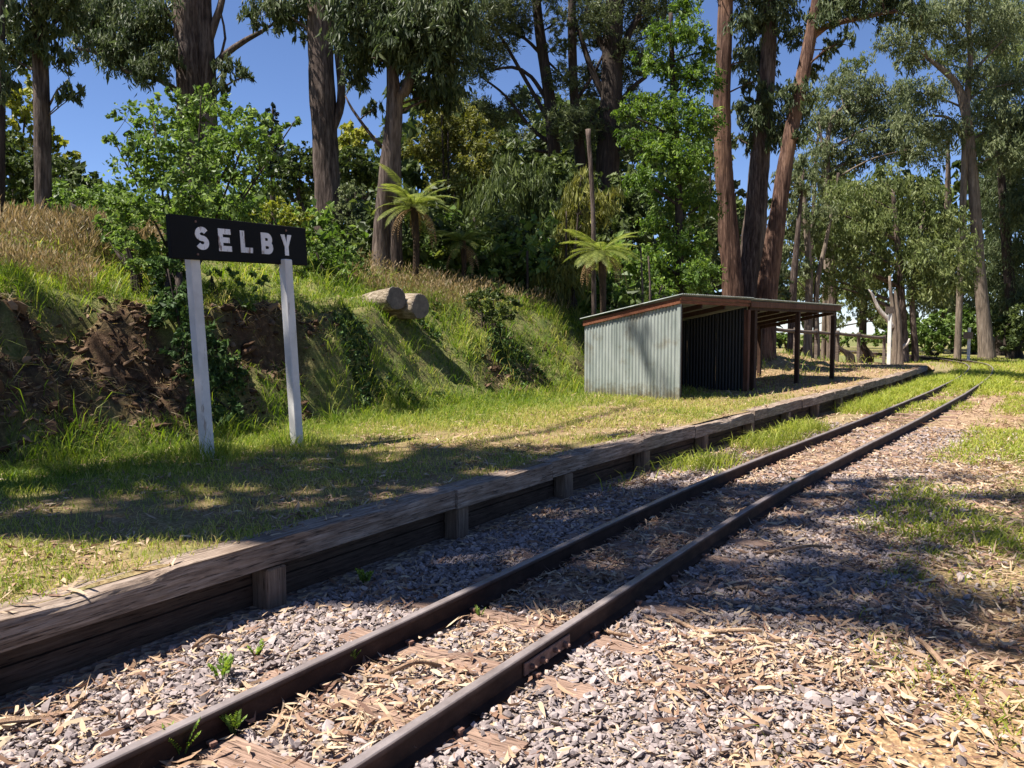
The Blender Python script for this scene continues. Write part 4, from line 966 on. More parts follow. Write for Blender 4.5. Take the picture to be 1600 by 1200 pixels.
for px, d, lab, cl in ((1460, 50, 'rounded green bush beyond the bend left of the white sign post', [(1445, 520, 20), (1465, 505, 22), (1485, 525, 20), (1455, 535, 18)]),
                       (1520, 54, 'green bush behind the small white sign post', [(1505, 510, 20), (1530, 515, 20), (1515, 490, 18), (1525, 535, 18)]),
                       (1580, 46, 'dark bush at the right edge beside the track bend', [(1570, 510, 24), (1595, 500, 26), (1585, 530, 22), (1610, 520, 26)]),
                       (1405, 52, 'low bush behind the white dead tree', [(1400, 525, 16), (1420, 520, 18), (1380, 530, 14), (1425, 540, 14)]),
                       (1245, 43, 'low bush behind the fence seen between the shelter posts', [(1225, 532, 12), (1245, 535, 12), (1262, 532, 10), (1235, 520, 9)]),
                       (1360, 48, 'grey green bush behind the fence left of the dead tree', [(1345, 528, 11), (1362, 530, 12), (1375, 526, 10)]),
                       (1330, 46, 'bright low bush behind the fence right of the shelter', [(1300, 528, 12), (1320, 532, 11), (1280, 530, 11)])):
    shrub('bush', lab, px, 556, d, cl, 'broadbig', 'plum' if px != 1580 else 'dark', .9, group='bushes beyond the track bend', stems=3)
cl = []
for _ in range(150):
    px = random.uniform(60, 1000); d = random.uniform(19, 30) if px < 560 else random.uniform(21, 30)
    x = (px - 800) / FPX * d; X = float(R_[0] * x + FH[0] * d); Y = float(R_[1] * x + FH[1] * d); z = zat(X, Y)
    if px < 250 and d < 21: continue
    rr = random.uniform(.45, 1.0) * (1.0 if px < 560 else 1.3)
    cl.append((np.array([X, Y, z + rr * random.uniform(.3, 1.2)]), rr))
h = len(cl) // 2
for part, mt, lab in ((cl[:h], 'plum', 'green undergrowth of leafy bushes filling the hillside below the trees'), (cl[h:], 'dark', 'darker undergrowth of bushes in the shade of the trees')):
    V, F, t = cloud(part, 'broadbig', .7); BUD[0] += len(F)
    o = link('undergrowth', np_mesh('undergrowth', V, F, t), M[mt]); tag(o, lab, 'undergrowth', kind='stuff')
# --- far wood that closes the view
cl = []
for px in range(-80, 1700, 42):
    top = np.interp(px, [-80, 150, 240, 420, 480, 560, 640, 1080, 1150, 1200, 1300, 1500, 1600, 1700], [240, 290, 330, 300, 290, 250, 160, 180, 330, 400, 300, 260, 180, 180])
    d = random.uniform(60, 78)
    y = top + 20
    while y < 540:
        if not (1190 < px < 1400 and y > 400 and random.random() < .85) and not (px > 1400 and random.random() < .35):
            c = P(px + random.uniform(-18, 18), y, d + random.uniform(-4, 4)); cl.append((c, random.uniform(1.7, 2.9)))
        y += random.uniform(26, 40)
V, F, t = cloud(cl, 'far', .45)
o = link('distant_trees', np_mesh('distant_trees', V, F, t), M['dark']); tag(o, 'mass of distant dark trees closing the view behind everything', 'trees', kind='stuff')

# --- trees out of the frame that shade the platform and track
def shade_tree(label, cx, cd, spots, hr, r, rad=.45):
    b_ = C2W(cx, cd); z = zat(b_[0], b_[1])
    root = empty('shade_gum', (b_[0], b_[1], z), label, 'tree', 'tall gums beside the platform outside the view')
    mb = MB(); base = np.array([b_[0], b_[1], z])
    top = np.array([b_[0] + .8, b_[1] + .5, 27.0])
    tube(mb, [base - [0, 0, .3], base + [0, 0, 9], top], [rad, rad * .75, rad * .3], 14, .6, .2, 5, flare=.3)
    cls = []
    for (x, d, z0) in spots:
        p = C2W(x, d) + np.array([0, 0, z0])
        h = random.uniform(*hr(x)) if callable(hr) else random.uniform(*hr)
        c = p + np.array(SUN) * ((h - z0) / SUN.z)
        c[2] = h
        cls.append((c, r * random.uniform(.75, 1.25)))
        s = base + (top - base) * np.clip((h - z - 3) / (27 - z), .2, .95)
        tube(mb, [s, (s + c) / 2 + [0, 0, .4], c], [.12, .08, .03], 6, .6, .1, 2, caps=False)
    link('trunk', mb.mesh('trunk', True, base), M['bark_grey'], root)
    crown(root, cls, 'gumbig', 'gum', .50)
    return root
sp = []
for x in np.arange(-8.2, 6.5, .62):
    for d in (6.0, 6.7, 7.5, 8.3, 9.0):
        if d > 8.5 and (x < -3.4 or random.random() < .35): continue
        if 3.6 < x and d < 7.2 and random.random() < .4: continue
        if x > 1.8 and random.random() < .56: continue
        if random.random() < .86: sp.append((x + random.uniform(-.25, .25), d + random.uniform(-.3, .3), .37 if x < 0 else 0))
shade_tree('tall gum outside the frame whose crown shades the platform', -10.5, 5.2, sp, lambda x: (np.interp(x, [-8, 6], [10, 22]), np.interp(x, [-8, 6], [13, 26])), .62)
sp = [(2.6, 5.1, 0), (3.0, 5.4, 0), (3.5, 5.2, 0), (3.3, 4.8, 0), (4.0, 5.0, 0), (3.9, 5.5, 0), (2.9, 8.9, 0), (4.2, 9.2, 0), (5.4, 9.6, 0), (6.2, 8.8, 0), (5.2, 8.6, 0),
      (-6.2, 9.4, 1), (-5.4, 9.2, .6), (-6.8, 10.0, 2), (-4.8, 9.5, .5), (-5.9, 10.4, 1.6), (-7.6, 11, 2.2), (6.8, 15.5, 0), (7.6, 16.5, 0), (1.5, 10.6, .4), (-3.2, 8.6, 1.2), (-3.1, 8.7, 2.2), (-2.8, 9.2, 2.6), (-2.6, 9.8, 2.4), (-2.6, 9.7, 1.2), (-3.3, 8.3, 2.6), (-2.9, 9.1, 1.8),
      (-5.0, 9.9, 1.4), (-4.4, 10.2, 1.2), (-3.9, 9.9, .7), (-5.6, 8.9, .5), (-7.2, 9.6, 1.6), (2.6, 16.1, 1.2), (3.4, 4.3, 0), (2.9, 4.6, 0), (3.8, 4.5, 0), (2.4, 5.6, 0), (2.4, 4.9, 0), (3.0, 4.5, 0)]
shade_tree('second tall gum outside the frame dappling the bank and verge', -12.5, 3.0, sp, lambda x: (np.interp(x, [-8, 6], [9, 21]), np.interp(x, [-8, 6], [13, 25])), .42)

# ------------------------------------------------------------------ tree ferns
def frond_mesh(name, L=1.7, n=36, arch=.9, wmax=.27, tint0=.5):
    mb = MB(); t = np.linspace(0, 1, n)
    x = L * (t - .12 * t ** 3); z = L * (.30 * t - arch * .55 * t ** 2)
    C = np.stack([x, 0 * t, z], -1)
    tube(mb, C[::3], np.linspace(.014, .004, len(C[::3])), 4, .3, 0, 0, caps=False, t=.35)
    wid = wmax * np.clip(np.sin(np.clip(t * .92 + .1, 0, 1) * math.pi) ** .7, .05, 1)
    Vs = []; Fs = []; Ts = []; q = 0
    for i in range(2, n):
        d = unit(C[min(i + 1, n - 1)] - C[i - 1])
        for s in (-1, 1):
            for k in (0,):                         # one leaflet per side and step
                w = wid[i] * random.uniform(.85, 1.1); b0 = C[i] - d * (k * .5 * L / n)
                tip = b0 + np.array([0, s * w, 0]) + d * w * .45 + np.array([0, 0, -.22 * w])
                mid = b0 * .5 + tip * .5 + np.array([0, 0, .04 * w]); bw = L / n * .27
                Vs += [b0 - d * bw * .6, mid - d * bw, tip, mid + d * bw, b0 + d * bw * .6]; Fs += [[q, q + 1, q + 4], [q + 1, q + 3, q + 4], [q + 1, q + 2, q + 3]]
                Ts += [np.clip(tint0 + random.uniform(-.25, .35), 0, 1)] * 5; q += 5
    mb.add(np.array(Vs), np.array(Fs), np.array(Ts))
    return mb.mesh(name)
fr = [frond_mesh('frond', 1.7 * s, arch=a) for s, a in ((1, .8), (.9, .95), (1.05, .65))]
for f in fr: f.materials.append(M['frond'])
dfr = frond_mesh('dead_frond', 1.3, 22, 1.5, .16); dfr.materials.append(M['deadfrond'])
def fern(label, px, pyc, d, n, scale, nd, seed):
    rnd = random.Random(seed)
    c = P(px, pyc, d); zg = zat(c[0], c[1])
    root = empty('tree_fern', (c[0], c[1], zg), label, 'tree fern', 'tree ferns on the bank')
    h = c[2] - zg; mb = MB()
    tube(mb, [(0, 0, -.2), (.04, .02, h * .5), (0, 0, h)], [.11 * scale, .09 * scale, .12 * scale], 12, .12, .3, seed, t=.5)
    link('trunk', mb.mesh('trunk', True), M['bark_fern'], root)
    for i in range(n):
        o = bpy.data.objects.new('frond', fr[i % 3]); COL.objects.link(o); o.parent = root
        o.location = (0, 0, h - .02); o.scale = [scale * rnd.uniform(.85, 1.1)] * 3
        o.rotation_euler = (rnd.uniform(-.15, .15), rnd.uniform(-.45, .40) - (.45 if i % 4 == 0 else 0), i * 2.399 + rnd.uniform(-.2, .2))
    for i in range(nd):
        o = bpy.data.objects.new('dead_frond', dfr); COL.objects.link(o); o.parent = root
        o.location = (0, 0, h - .1); o.scale = [scale * rnd.uniform(.8, 1.05)] * 3
        o.rotation_euler = (rnd.uniform(-.2, .2), rnd.uniform(.15, .6), i * 2.1 + rnd.uniform(-.3, .3))
fern('sunlit tree fern with a skirt of brown dead fronds beside the shelter', 940, 392, 18.6, 30, .66, 14, 3)
fern('tall tree fern on a thin black trunk right of the forking gum', 647, 320, 19.5, 28, .76, 9, 5)
fern('shaded squat tree fern between the tall tree fern and the small shrub', 722, 376, 20.5, 26, .72, 5, 8)

# ------------------------------------------------------------------ poles, posts, fence, log
def pole_thing(name, label, cat, pts, d, m, rough=.15, sides=12, group=None, part='shaft'):
    p, r = pxpath(pts, d); base = p[0].copy()
    root = empty(name, base, label, cat, group); mb = MB(); tube(mb, p, r, sides, .2, rough, 9)
    link(part, mb.mesh(part, True, base), M[m], root); return root
pole_thing('bare_pole', 'bare grey dead pole standing behind the sunlit tree fern', 'dead tree', [(928, 480, 8), (927, 350, 7), (923, 260, 6.5), (920, 225, 6), (919, 202, 8)], 19.6, 'bark_grey', .25)
pole_thing('picket', 'thin dark metal picket standing in grass at the top of the bank', 'post', [(824, 490, 4), (824, 440, 4), (824, 392, 4)], 20.5, 'bark_dark', 0, 6)
for px, d, lab, top in ((1004, 20, 'thin bare grey stem left of the shelter roof peak, taller', 385), (1016, 20.4, 'short bent bare stem left of the shelter roof peak', 400)):
    pole_thing('dead_sapling', lab, 'dead sapling', [(px, 470, 4), (px - 1, 430, 3), (px - 3, top, 2.5)], d, 'bark_grey', .1, 6)
# forked log on the bank
ld = 15.0
lg0 = P(620, 490, ld); log = empty('fallen_log', lg0, 'forked grey log with sawn ends lying over the top of the bank', 'log')
def logtube(a, b_, r0, r1, seed):
    mb = MB(); A = np.asarray(a); B = np.asarray(b_)
    tube(mb, [A, (A + B) / 2 + [0, 0, .02], B], [r0, (r0 + r1) / 2, r1], 26, .08, .2, seed, caps=True); return mb, A, B
mb, a, b_ = logtube(P(552, 484, ld + .95), P(657, 479, ld - .05), .235, .225, 4)
link('log_body', mb.mesh('log_body', True, lg0), M['log'], log)
mb2, a2, b2 = logtube(P(556, 480, ld + .75), P(619, 466, ld - .25), .17, .205, 12)
link('log_body', mb2.mesh('log_body', True, lg0), M['log'], log)
for A, B, r in ((a, b_, .225), (a2, b2, .205)):
    ax = unit(B - A); mb = MB(); tube(mb, [B - ax * .004, B + ax * .012], [r * .985, r * .96], 22, .1, .16, 4 if r > .21 else 12)
    link('sawn_end', mb.mesh('sawn_end', False, lg0), M['logend'], log)
# post and rail fence at the end of the platform
fd = 33.0
fence = empty('rail_fence', P(1300, 540, fd), 'low grey timber post and rail fence beyond the shelter', 'fence')
fo = np.array(fence.location)
fx = [1210, 1243, 1276, 1309, 1342, 1382]; fy = [514, 517, 519, 521, 524, 528]; fds = [29, 30, 31.2, 32.4, 33.6, 35]
for i, (x, y_, d) in enumerate(zip(fx, fy, fds)):
    c = P(x, y_, d); zg = zat(c[0], c[1]); mb = MB()
    mb.add(box_pts((c[0] - .06, c[1] - .06, zg - .2), (.12, 0, 0), (0, .12, 0), (0, 0, max(.5, c[2] + .12 - zg + .2))), BOXF)
    link('fence_post', bevel_mesh(mb.mesh('fence_post', False, fo), .01), M['fence'], fence)
    if i:
        p = P(fx[i - 1], fy[i - 1], fds[i - 1]); mb = MB(); tube(mb, [p, (p + c) / 2 - [0, 0, .02], c], [.065, .06, .065], 8, .5, .1, i)
        link('fence_rail', mb.mesh('fence_rail', True, fo), M['fence'], fence)
# bleached dead tree
dd = 38
dt = tree('dead_tree', 'ragged bare dead tree with a curved bleached limb by the far end of the platform', 'dead tree', dd,
          [[(1399, 556, 10), (1398, 505, 8), (1394, 475, 6.5), (1391, 450, 5), (1390, 431, 4)], [(1404, 556, 12), (1403, 505, 10), (1400, 475, 8), (1399, 459, 5), (1398, 454, 2)]], [], 'gum', 'gum', 'bark_light', autolimb=False, rough=.3)
dto = np.array(dt.location)
for pts in ([(1395, 512, 7), (1386, 498, 7.5), (1376, 487, 6.5), (1369, 475, 5.5), (1364, 462, 4), (1357, 452, 1.5)], [(1402, 550, 6), (1412, 541, 5), (1418, 536, 4), (1421, 529, 2)]):
    p, q = pxpath(pts, dd, False); mb = MB(); tube(mb, p, q, 9, .15, .2, 4); link('limb', mb.mesh('limb', True, dto), M['pale'], dt)
# track-side marker posts
mp = empty('marker_post', P(1389, 556, 34), 'white marker post with a small grey board standing in front of the dead tree', 'post')
mo = np.array(mp.location); zb = zat(mo[0], mo[1])
mb = MB(); pt = P(1389, 490, 34); mb.add(box_pts((mo[0] - .07, mo[1] - .07, zb - .2), (.14, 0, 0), (0, .14, 0), (0, 0, pt[2] - zb + .2)), BOXF); link('post', bevel_mesh(mb.mesh('post', False, mo), .01), M['white'], mp)
mb = MB(); q = P(1391, 484, 33.9); mb.add(box_pts(q - R_ * .18 - [0, 0, .15], R_ * .36, FH * .03, (0, 0, .28)), BOXF); link('board', mb.mesh('board', False, mo), M['fence'], mp)
w2 = empty('sign_post', P(1513, 560, 42), 'short white post with a small grey board beside the bend of the track', 'sign')
wo = np.array(w2.location); zb = float(ground_at(np.array([wo[0]]), np.array([wo[1]]))[0])
mb = MB(); mb.add(box_pts((wo[0] - .07, wo[1] - .07, zb - .2), (.14, 0, 0), (0, .14, 0), (0, 0, P(1513, 512, 42)[2] - zb + .2)), BOXF); link('post', bevel_mesh(mb.mesh('post', False, wo), .01), M['white'], w2)
mb = MB(); q = P(1513, 524, 41.85); mb.add(box_pts(q - R_ * .24 - [0, 0, .17], R_ * .48, FH * .03, (0, 0, .34)), BOXF); link('board', mb.mesh('board', False, wo), M['fence'], w2)

# ------------------------------------------------------------------ grass
def blades(X, Y, Z, L, W, lean, tint, segs=2, seedhead=False):
    n = len(X); a = RNG.random(n) * 2 * math.pi; b_ = RNG.random(n) * 2 * math.pi
    dirx = np.cos(a); diry = np.sin(a); sx = -np.sin(b_) ; sy = np.cos(b_)
    base = np.stack([X, Y, Z - .01], -1); s = np.stack([sx, sy, 0 * sx], -1) * (W / 2)[:, None]
    ln = lean * RNG.uniform(.3, 1.3, n)
    mid = base + np.stack([dirx * L * ln * .35, diry * L * ln * .35, L * .58], -1)
    tip = base + np.stack([dirx * L * ln, diry * L * ln, L * np.clip(1 - .35 * ln ** 2, .25, 1)], -1)
    k = .35 if not seedhead else 1.0
    V = np.stack([base - s * (1 if not seedhead else .45), base + s * (1 if not seedhead else .45), mid + s * .85 * (1 if not seedhead else .5), mid - s * .85 * (1 if not seedhead else .5), tip], 1)
    i = np.arange(n)[:, None] * 5
    F = np.concatenate([i + [0, 1, 2], i + [0, 2, 3], i + [3, 2, 4]])
    V = V.reshape(-1, 3)
    if seedhead:
        hd = unit(tip - mid); c = tip - hd * (L * .06)[:, None]
        V2, F2 = leaves_at(c, hd, L * .22, W * 2.2); V = np.vstack([V, V2]); F = np.vstack([F, F2 + n * 5])
        return V, F, np.concatenate([np.repeat(tint, 5), np.repeat(np.clip(tint + .1, 0, 1), 4)])
    return V, F, np.repeat(tint, 5)
def scatter(x0, x1, y0, y1, dens, follow=True, zf=None, m=160):
    n = int((x1 - x0) * (y1 - y0) * dens); U = RNG.uniform(x0, x1, n); Y = RNG.uniform(y0, y1, n)
    X = U + (off(np.minimum(Y, 70)) if follow else 0); Z = (zf or terrain)(X, Y)
    k = inview(X, Y, Z, m); return X[k], Y[k], Z[k], U[k]
def put(name, lst, mt, label, cat):
    n = 0; Vs = []; Fs = []; Ts = []
    for V, F, T in lst: Vs.append(V); Fs.append(F + n); Ts.append(T); n += len(V)
    F = np.vstack(Fs); BUD[0] += len(F)
    o = link(name, np_mesh(name, np.vstack(Vs), F, np.concatenate(Ts)), M[mt]); tag(o, label, cat, kind='stuff'); return o
def thin(arrs, keep): return [a[keep] for a in arrs]
# platform turf
out = []
for (y0, y1, dens, ls, ws) in ((-1, 9, 2300, 1, .006), (9, 16, 1500, 1.15, .009), (16, 33, 420, 1.4, .016)):
    X, Y, Z, U = scatter(-8.7, EDGE - .16, y0, y1, dens)
    f = fbm(X * 1.1, Y * 1.1, 41); wear = sst(-7.6, -5.2, U) * .35 + 1.0 * sst(15.5, 20, Y)
    k = RNG.random(len(X)) < np.clip(1.7 * f - .12 - wear + .18 * (fbm(X * 5, Y * 5, 44) - .5) * 4, .05, 1)
    X, Y, Z, U, f = thin([X, Y, Z, U, f], k); n = len(X)
    back = sst(-5.8, -8.2, U)
    L = RNG.uniform(.03, .10, n) * ls * (1 + 1.1 * back * RNG.random(n)); t = np.clip(.74 - .55 * (fbm(X * .8, Y * .8, 47) - .3) - .2 * back + RNG.normal(0, .18, n), 0, 1)
    npst = np.minimum(np.hypot(X - Lb[0], Y - Lb[1]), np.hypot(X - Rb[0], Y - Rb[1])); L = L * (1 + 2.2 * np.exp(-(npst / .28) ** 2))
    out.append(blades(X, Y, Z, L, RNG.uniform(.7, 1.3, n) * ws, 1.0, t))
put('grass', out, 'grass', 'short patchy grass growing on the platform', 'grass')
# bank grass
out = []
for (x0, x1, y0, y1, dens, ls, ws) in ((-11.6, -8.2, 1, 12, 1250, 1, .010), (-11.6, -8.0, 12, 22, 900, 1.1, .013), (-14.5, -11.6, 1, 22, 420, 1.25, .016), (-12, -5.8, 22, 34, 22, 1.2, .02)):
    X, Y, Z, U = scatter(x0, x1, y0, y1, dens)
    sm = soil_mask(X, Y); f = fbm(X * 1.7, Y * 1.7, 52)
    k = RNG.random(len(X)) < np.clip((1.75 * f - .15) * (1 - .96 * sm), .02, 1)
    X, Y, Z, U, f = thin([X, Y, Z, U, f], k); n = len(X)
    tus = sst(.38, .68, fbm(X * 4.2, Y * 4.2, 57, 2))
    L = RNG.uniform(.05, .19, n) * ls * (.5 + 1.5 * tus) * (.6 + f); t = np.clip(.33 + .7 * (fbm(X * 1.3, Y * 1.3, 55) - .5) + .08 * tus + RNG.normal(0, .18, n), 0, 1)
    out.append(blades(X, Y, Z, L, RNG.uniform(.7, 1.3, n) * ws, 1.1, t))
put('bank_grass', out, 'grass', 'longer green grass covering the bank', 'grass')
# tall dry grass on the hill
out = []
for (px0, px1, py0, py1, d0, d1, n, lo, hi, w) in ((-60, 262, 0, 0, 12.4, 19, 20000, .35, .75, .010), (540, 900, 0, 0, 16.6, 20.5, 7000, .25, .55, .011), (-60, 250, 0, 0, 10.8, 12.2, 3500, .25, .5, .009)):
    d = RNG.uniform(d0, d1, n); px = RNG.uniform(px0, px1, n)
    x = (px - 800) / FPX * d; X = R_[0] * x + FH[0] * d; Y = R_[1] * x + FH[1] * d
    k = ((X - off(Y)) < -10.2) & ~((px > 150) & (px < 480) & (d < 13.4)); X, Y = X[k], Y[k]; Z = terrain(X, Y); n = len(X)
    keep = RNG.random(n) < np.clip(2.2 * fbm(X * .9, Y * .9, 66) - .4, .1, 1); X, Y, Z = X[keep], Y[keep], Z[keep]; n = len(X)
    t = np.clip(.45 + .5 * (fbm(X * .6, Y * .6, 67) - .5) + RNG.normal(0, .2, n), 0, 1)
    out.append(blades(X, Y, Z, RNG.uniform(lo, hi, n), np.full(n, w), .45, t, seedhead=True))
put('tall_dry_grass', out, 'drygrass', 'tall dry brown seeding grass on the hillside', 'grass')
# lush grass by the track
out = []
for (u0, u1, y0, y1, dens, lo, hi, w, thr) in ((-4.0, -3.1, 7.5, 31, 780, .08, .30, .010, .42), (-3.4, -1.6, 17, 40, 330, .05, .16, .014, .40), (-1.3, 0.8, 7.5, 46, 560, .04, .15, .012, .35), (-2, 2.5, 24, 50, 160, .08, .2, .022, .25), (-3.4, -1.4, 26, 44, 240, .12, .32, .02, .15), (-4.0, -2.95, 20, 34, 400, .1, .3, .016, .3), (-5, 3, 40, 60, 90, .06, .2, .03, .3), (-.9, 2.2, 3.2, 8, 600, .03, .10, .007, .57)):
    X, Y, Z, U = scatter(u0, u1, y0, y1, dens, True, bed)
    f = fbm(X * .9 + 7, Y * .9, 81); rim = sst(u0, u0 + .3, U) * (1 - sst(u1 - .3, u1, U))
    rail = np.minimum(np.abs(U - (RC - HG)), np.abs(U - (RC + HG))) > .07
    k = (RNG.random(len(X)) < np.clip((f - thr) * 7, 0.0, 1) * (.35 + .65 * rim) * (1 - .75 * sst(35, 38, Y))) & rail
    X, Y, Z, U, f = thin([X, Y, Z, U, f], k); n = len(X)
    t = np.clip(.5 + RNG.normal(0, .2, n), 0, 1)
    out.append(blades(X, Y, Z, RNG.uniform(lo, hi, n) * (.5 + f), RNG.uniform(.7, 1.3, n) * w, 1.25, t))
put('track_grass', out, 'lush', 'bright green grass growing along and between the rails', 'grass')
# ivy and weeds on the bank face
X, Y, Z, U = scatter(-10.6, -8.35, 1, 15, 1500)
f = fbm(X * 1.0 + 2, Y * 1.0, 91); k = RNG.random(len(X)) < np.clip((f - .54) * 9, 0, 1)
X, Y, Z, U, f = thin([X, Y, Z, U, f], k); n = len(X)
C = np.stack([X, Y, Z + RNG.uniform(.01, .10, n)], -1); T = unit(np.stack([RNG.normal(.5, .6, n), RNG.normal(-.2, .6, n), RNG.normal(-.2, .45, n)], -1))
V, F = leaves_at(C, T, RNG.uniform(.05, .10, n), RNG.uniform(.04, .075, n), .12)
put('ivy', [(V, F, np.repeat(RNG.random(n), 4))], 'ivy', 'dark glossy ivy and broad weeds creeping over the bank', 'ivy')
# straw hanging over bare earth
X, Y, Z, U = scatter(-10.2, -8.2, 1, 16, 460)
sm = soil_mask(X, Y); k = RNG.random(len(X)) < np.clip(sm + .15, 0, 1); X, Y, Z = X[k], Y[k], Z[k]; n = len(X)
C = np.stack([X, Y, Z + RNG.uniform(.005, .05, n)], -1); T = unit(np.stack([RNG.normal(.3, .7, n), RNG.normal(0, .9, n), RNG.normal(-.3, .5, n)], -1))
V, F = leaves_at(C, T, RNG.uniform(.06, .30, n), RNG.uniform(.005, .012, n), .2)
put('dead_straw', [(V, F, np.repeat(RNG.uniform(.2, 1, n), 4))], 'drygrass', 'dead straw and roots trailing over the bare earth of the bank', 'straw')

def on_sleeper(U, Y):
    d = np.abs(Y[:, None] - np.array(SLY)[None, :]).min(1)
    return (d < .085) & (np.abs(U - RC) < .77)
# ------------------------------------------------------------------ ballast stones and leaf litter
phi = (1 + 5 ** .5) / 2
ICO = unit(np.array([(-1, phi, 0), (1, phi, 0), (-1, -phi, 0), (1, -phi, 0), (0, -1, phi), (0, 1, phi), (0, -1, -phi), (0, 1, -phi), (phi, 0, -1), (phi, 0, 1), (-phi, 0, -1), (-phi, 0, 1)]))
ICF = np.array([(0, 11, 5), (0, 5, 1), (0, 1, 7), (0, 7, 10), (0, 10, 11), (1, 5, 9), (5, 11, 4), (11, 10, 2), (10, 7, 6), (7, 1, 8), (3, 9, 4), (3, 4, 2), (3, 2, 6), (3, 6, 8), (3, 8, 9), (4, 9, 5), (2, 4, 11), (6, 2, 10), (8, 6, 7), (9, 8, 1)])
OCV = np.array([(1, 0, 0), (-.3, .95, 0), (-.8, -.6, .1), (.1, .1, .8), (.45, -.85, -.1), (0, 0, -.7)]); OCF = np.array([(0, 1, 3), (1, 2, 3), (2, 4, 3), (4, 0, 3), (1, 0, 5), (2, 1, 5), (4, 2, 5), (0, 4, 5)])
def stones(X, Y, Z, size, B=None, BF=None):
    B = ICO if B is None else B; BF = ICF if BF is None else BF; nb = len(B)
    n = len(X)
    v = B[None] * (1 + RNG.normal(0, .24, (n, nb, 1)))
    v = v * np.stack([RNG.uniform(.75, 1.25, n), RNG.uniform(.55, 1.0, n), RNG.uniform(.30, .65, n)], -1)[:, None, :]
    A, _ = np.linalg.qr(RNG.normal(size=(n, 3, 3))); tl_ = RNG.normal(0, .35, (n, 2)); a = RNG.uniform(0, 6.283, n)
    ca, sa = np.cos(a), np.sin(a)
    x = v[..., 0] * ca[:, None] - v[..., 1] * sa[:, None]; y_ = v[..., 0] * sa[:, None] + v[..., 1] * ca[:, None]
    z = v[..., 2] + x * tl_[:, :1] + y_ * tl_[:, 1:]
    V = np.stack([x, y_, z], -1) * (size / 2)[:, None, None] + np.stack([X, Y, Z], -1)[:, None, :]
    F = (np.arange(n)[:, None, None] * nb + BF[None]).reshape(-1, 3)
    return V.reshape(-1, 3), F, np.repeat(RNG.random(n), nb)
out = []
for (y0, y1, dens, s0, s1, small) in ((.3, 6.5, 720, .028, .058, 0), (.3, 6.0, 2100, .014, .034, 1), (6.0, 10.5, 900, .022, .045, 1), (6.5, 10.5, 380, .032, .06, 0), (10.5, 16, 420, .03, .06, 1)):
    X, Y, Z, U = scatter(-4.02, .9, y0, y1, dens, True, bed, 120)
    litter = sst(-1.0, -.2, U + .9 * (fbm(X * .8, Y * .8, 23) - .5))
    rail = np.minimum(np.abs(U - (RC - HG)), np.abs(U - (RC + HG))) > .065
    k = (RNG.random(len(X)) > litter * .93) & rail & ~((np.abs(U - RC) < HG) & (RNG.random(len(X)) < .55)) & ~(on_sleeper(U, Y) & (RNG.random(len(X)) < .9))
    X, Y, Z = X[k], Y[k], Z[k]; n = len(X)
    out.append(stones(X, Y, Z + RNG.uniform(-.008, .014, n), RNG.uniform(s0, s1, n) * RNG.choice([.6, .8, 1, 1, 1.25], n), *((OCV, OCF) if small else ())))
put('ballast_gravel', out, 'stone', 'grey crushed ballast stones between and beside the rails', 'gravel')
X, Y, Z, U = scatter(-10.4, -8.15, 1, 16, 420)
sm = soil_mask(X, Y); k = RNG.random(len(X)) < sm; X, Y, Z = X[k], Y[k], Z[k]; n = len(X)
V, F, t = stones(X, Y, Z, np.clip(RNG.lognormal(-2.9, .6, n), .02, .26))
put('earth_clods', [(V, F, t)], 'clod', 'crumbling brown earth clods and stones on the bare bank', 'earth')
def litter_leaves(X, Y, Z, L, W, flat=.22):
    n = len(X); a = RNG.uniform(0, 6.283, n); el = RNG.normal(0, flat, n); rl = RNG.normal(0, .5, n); cu = RNG.normal(0, .5, n); cs = RNG.normal(0, .55, n)
    T = np.stack([np.cos(a) * np.cos(el), np.sin(a) * np.cos(el), np.sin(el)], -1)
    S_ = np.stack([-np.sin(a) * np.cos(rl), np.cos(a) * np.cos(rl), np.sin(rl)], -1); Nn = np.cross(T, S_)
    c = np.stack([X, Y, Z + .008], -1); Vs = []
    for t, w in ((-.5, 0), (-.2, 1), (.12, .95), (.5, 0)):
        p = c + T * (L * t)[:, None] + Nn * (cu * L * (t * t - .08) * 1.3)[:, None] + S_ * (cs * L * (t * t))[:, None]
        Vs += [p] if w == 0 else [p - S_ * (W * w / 2)[:, None], p + S_ * (W * w / 2)[:, None]]
    V = np.stack(Vs, 1).reshape(-1, 3); i = np.arange(n)[:, None] * 6
    F = np.concatenate([i + [0, 2, 1], i + [1, 2, 4], i + [1, 4, 3], i + [3, 4, 5]])
    return V, F, np.repeat(np.clip(RNG.beta(1.6, 1.3, n), 0, 1), 6)
out = []
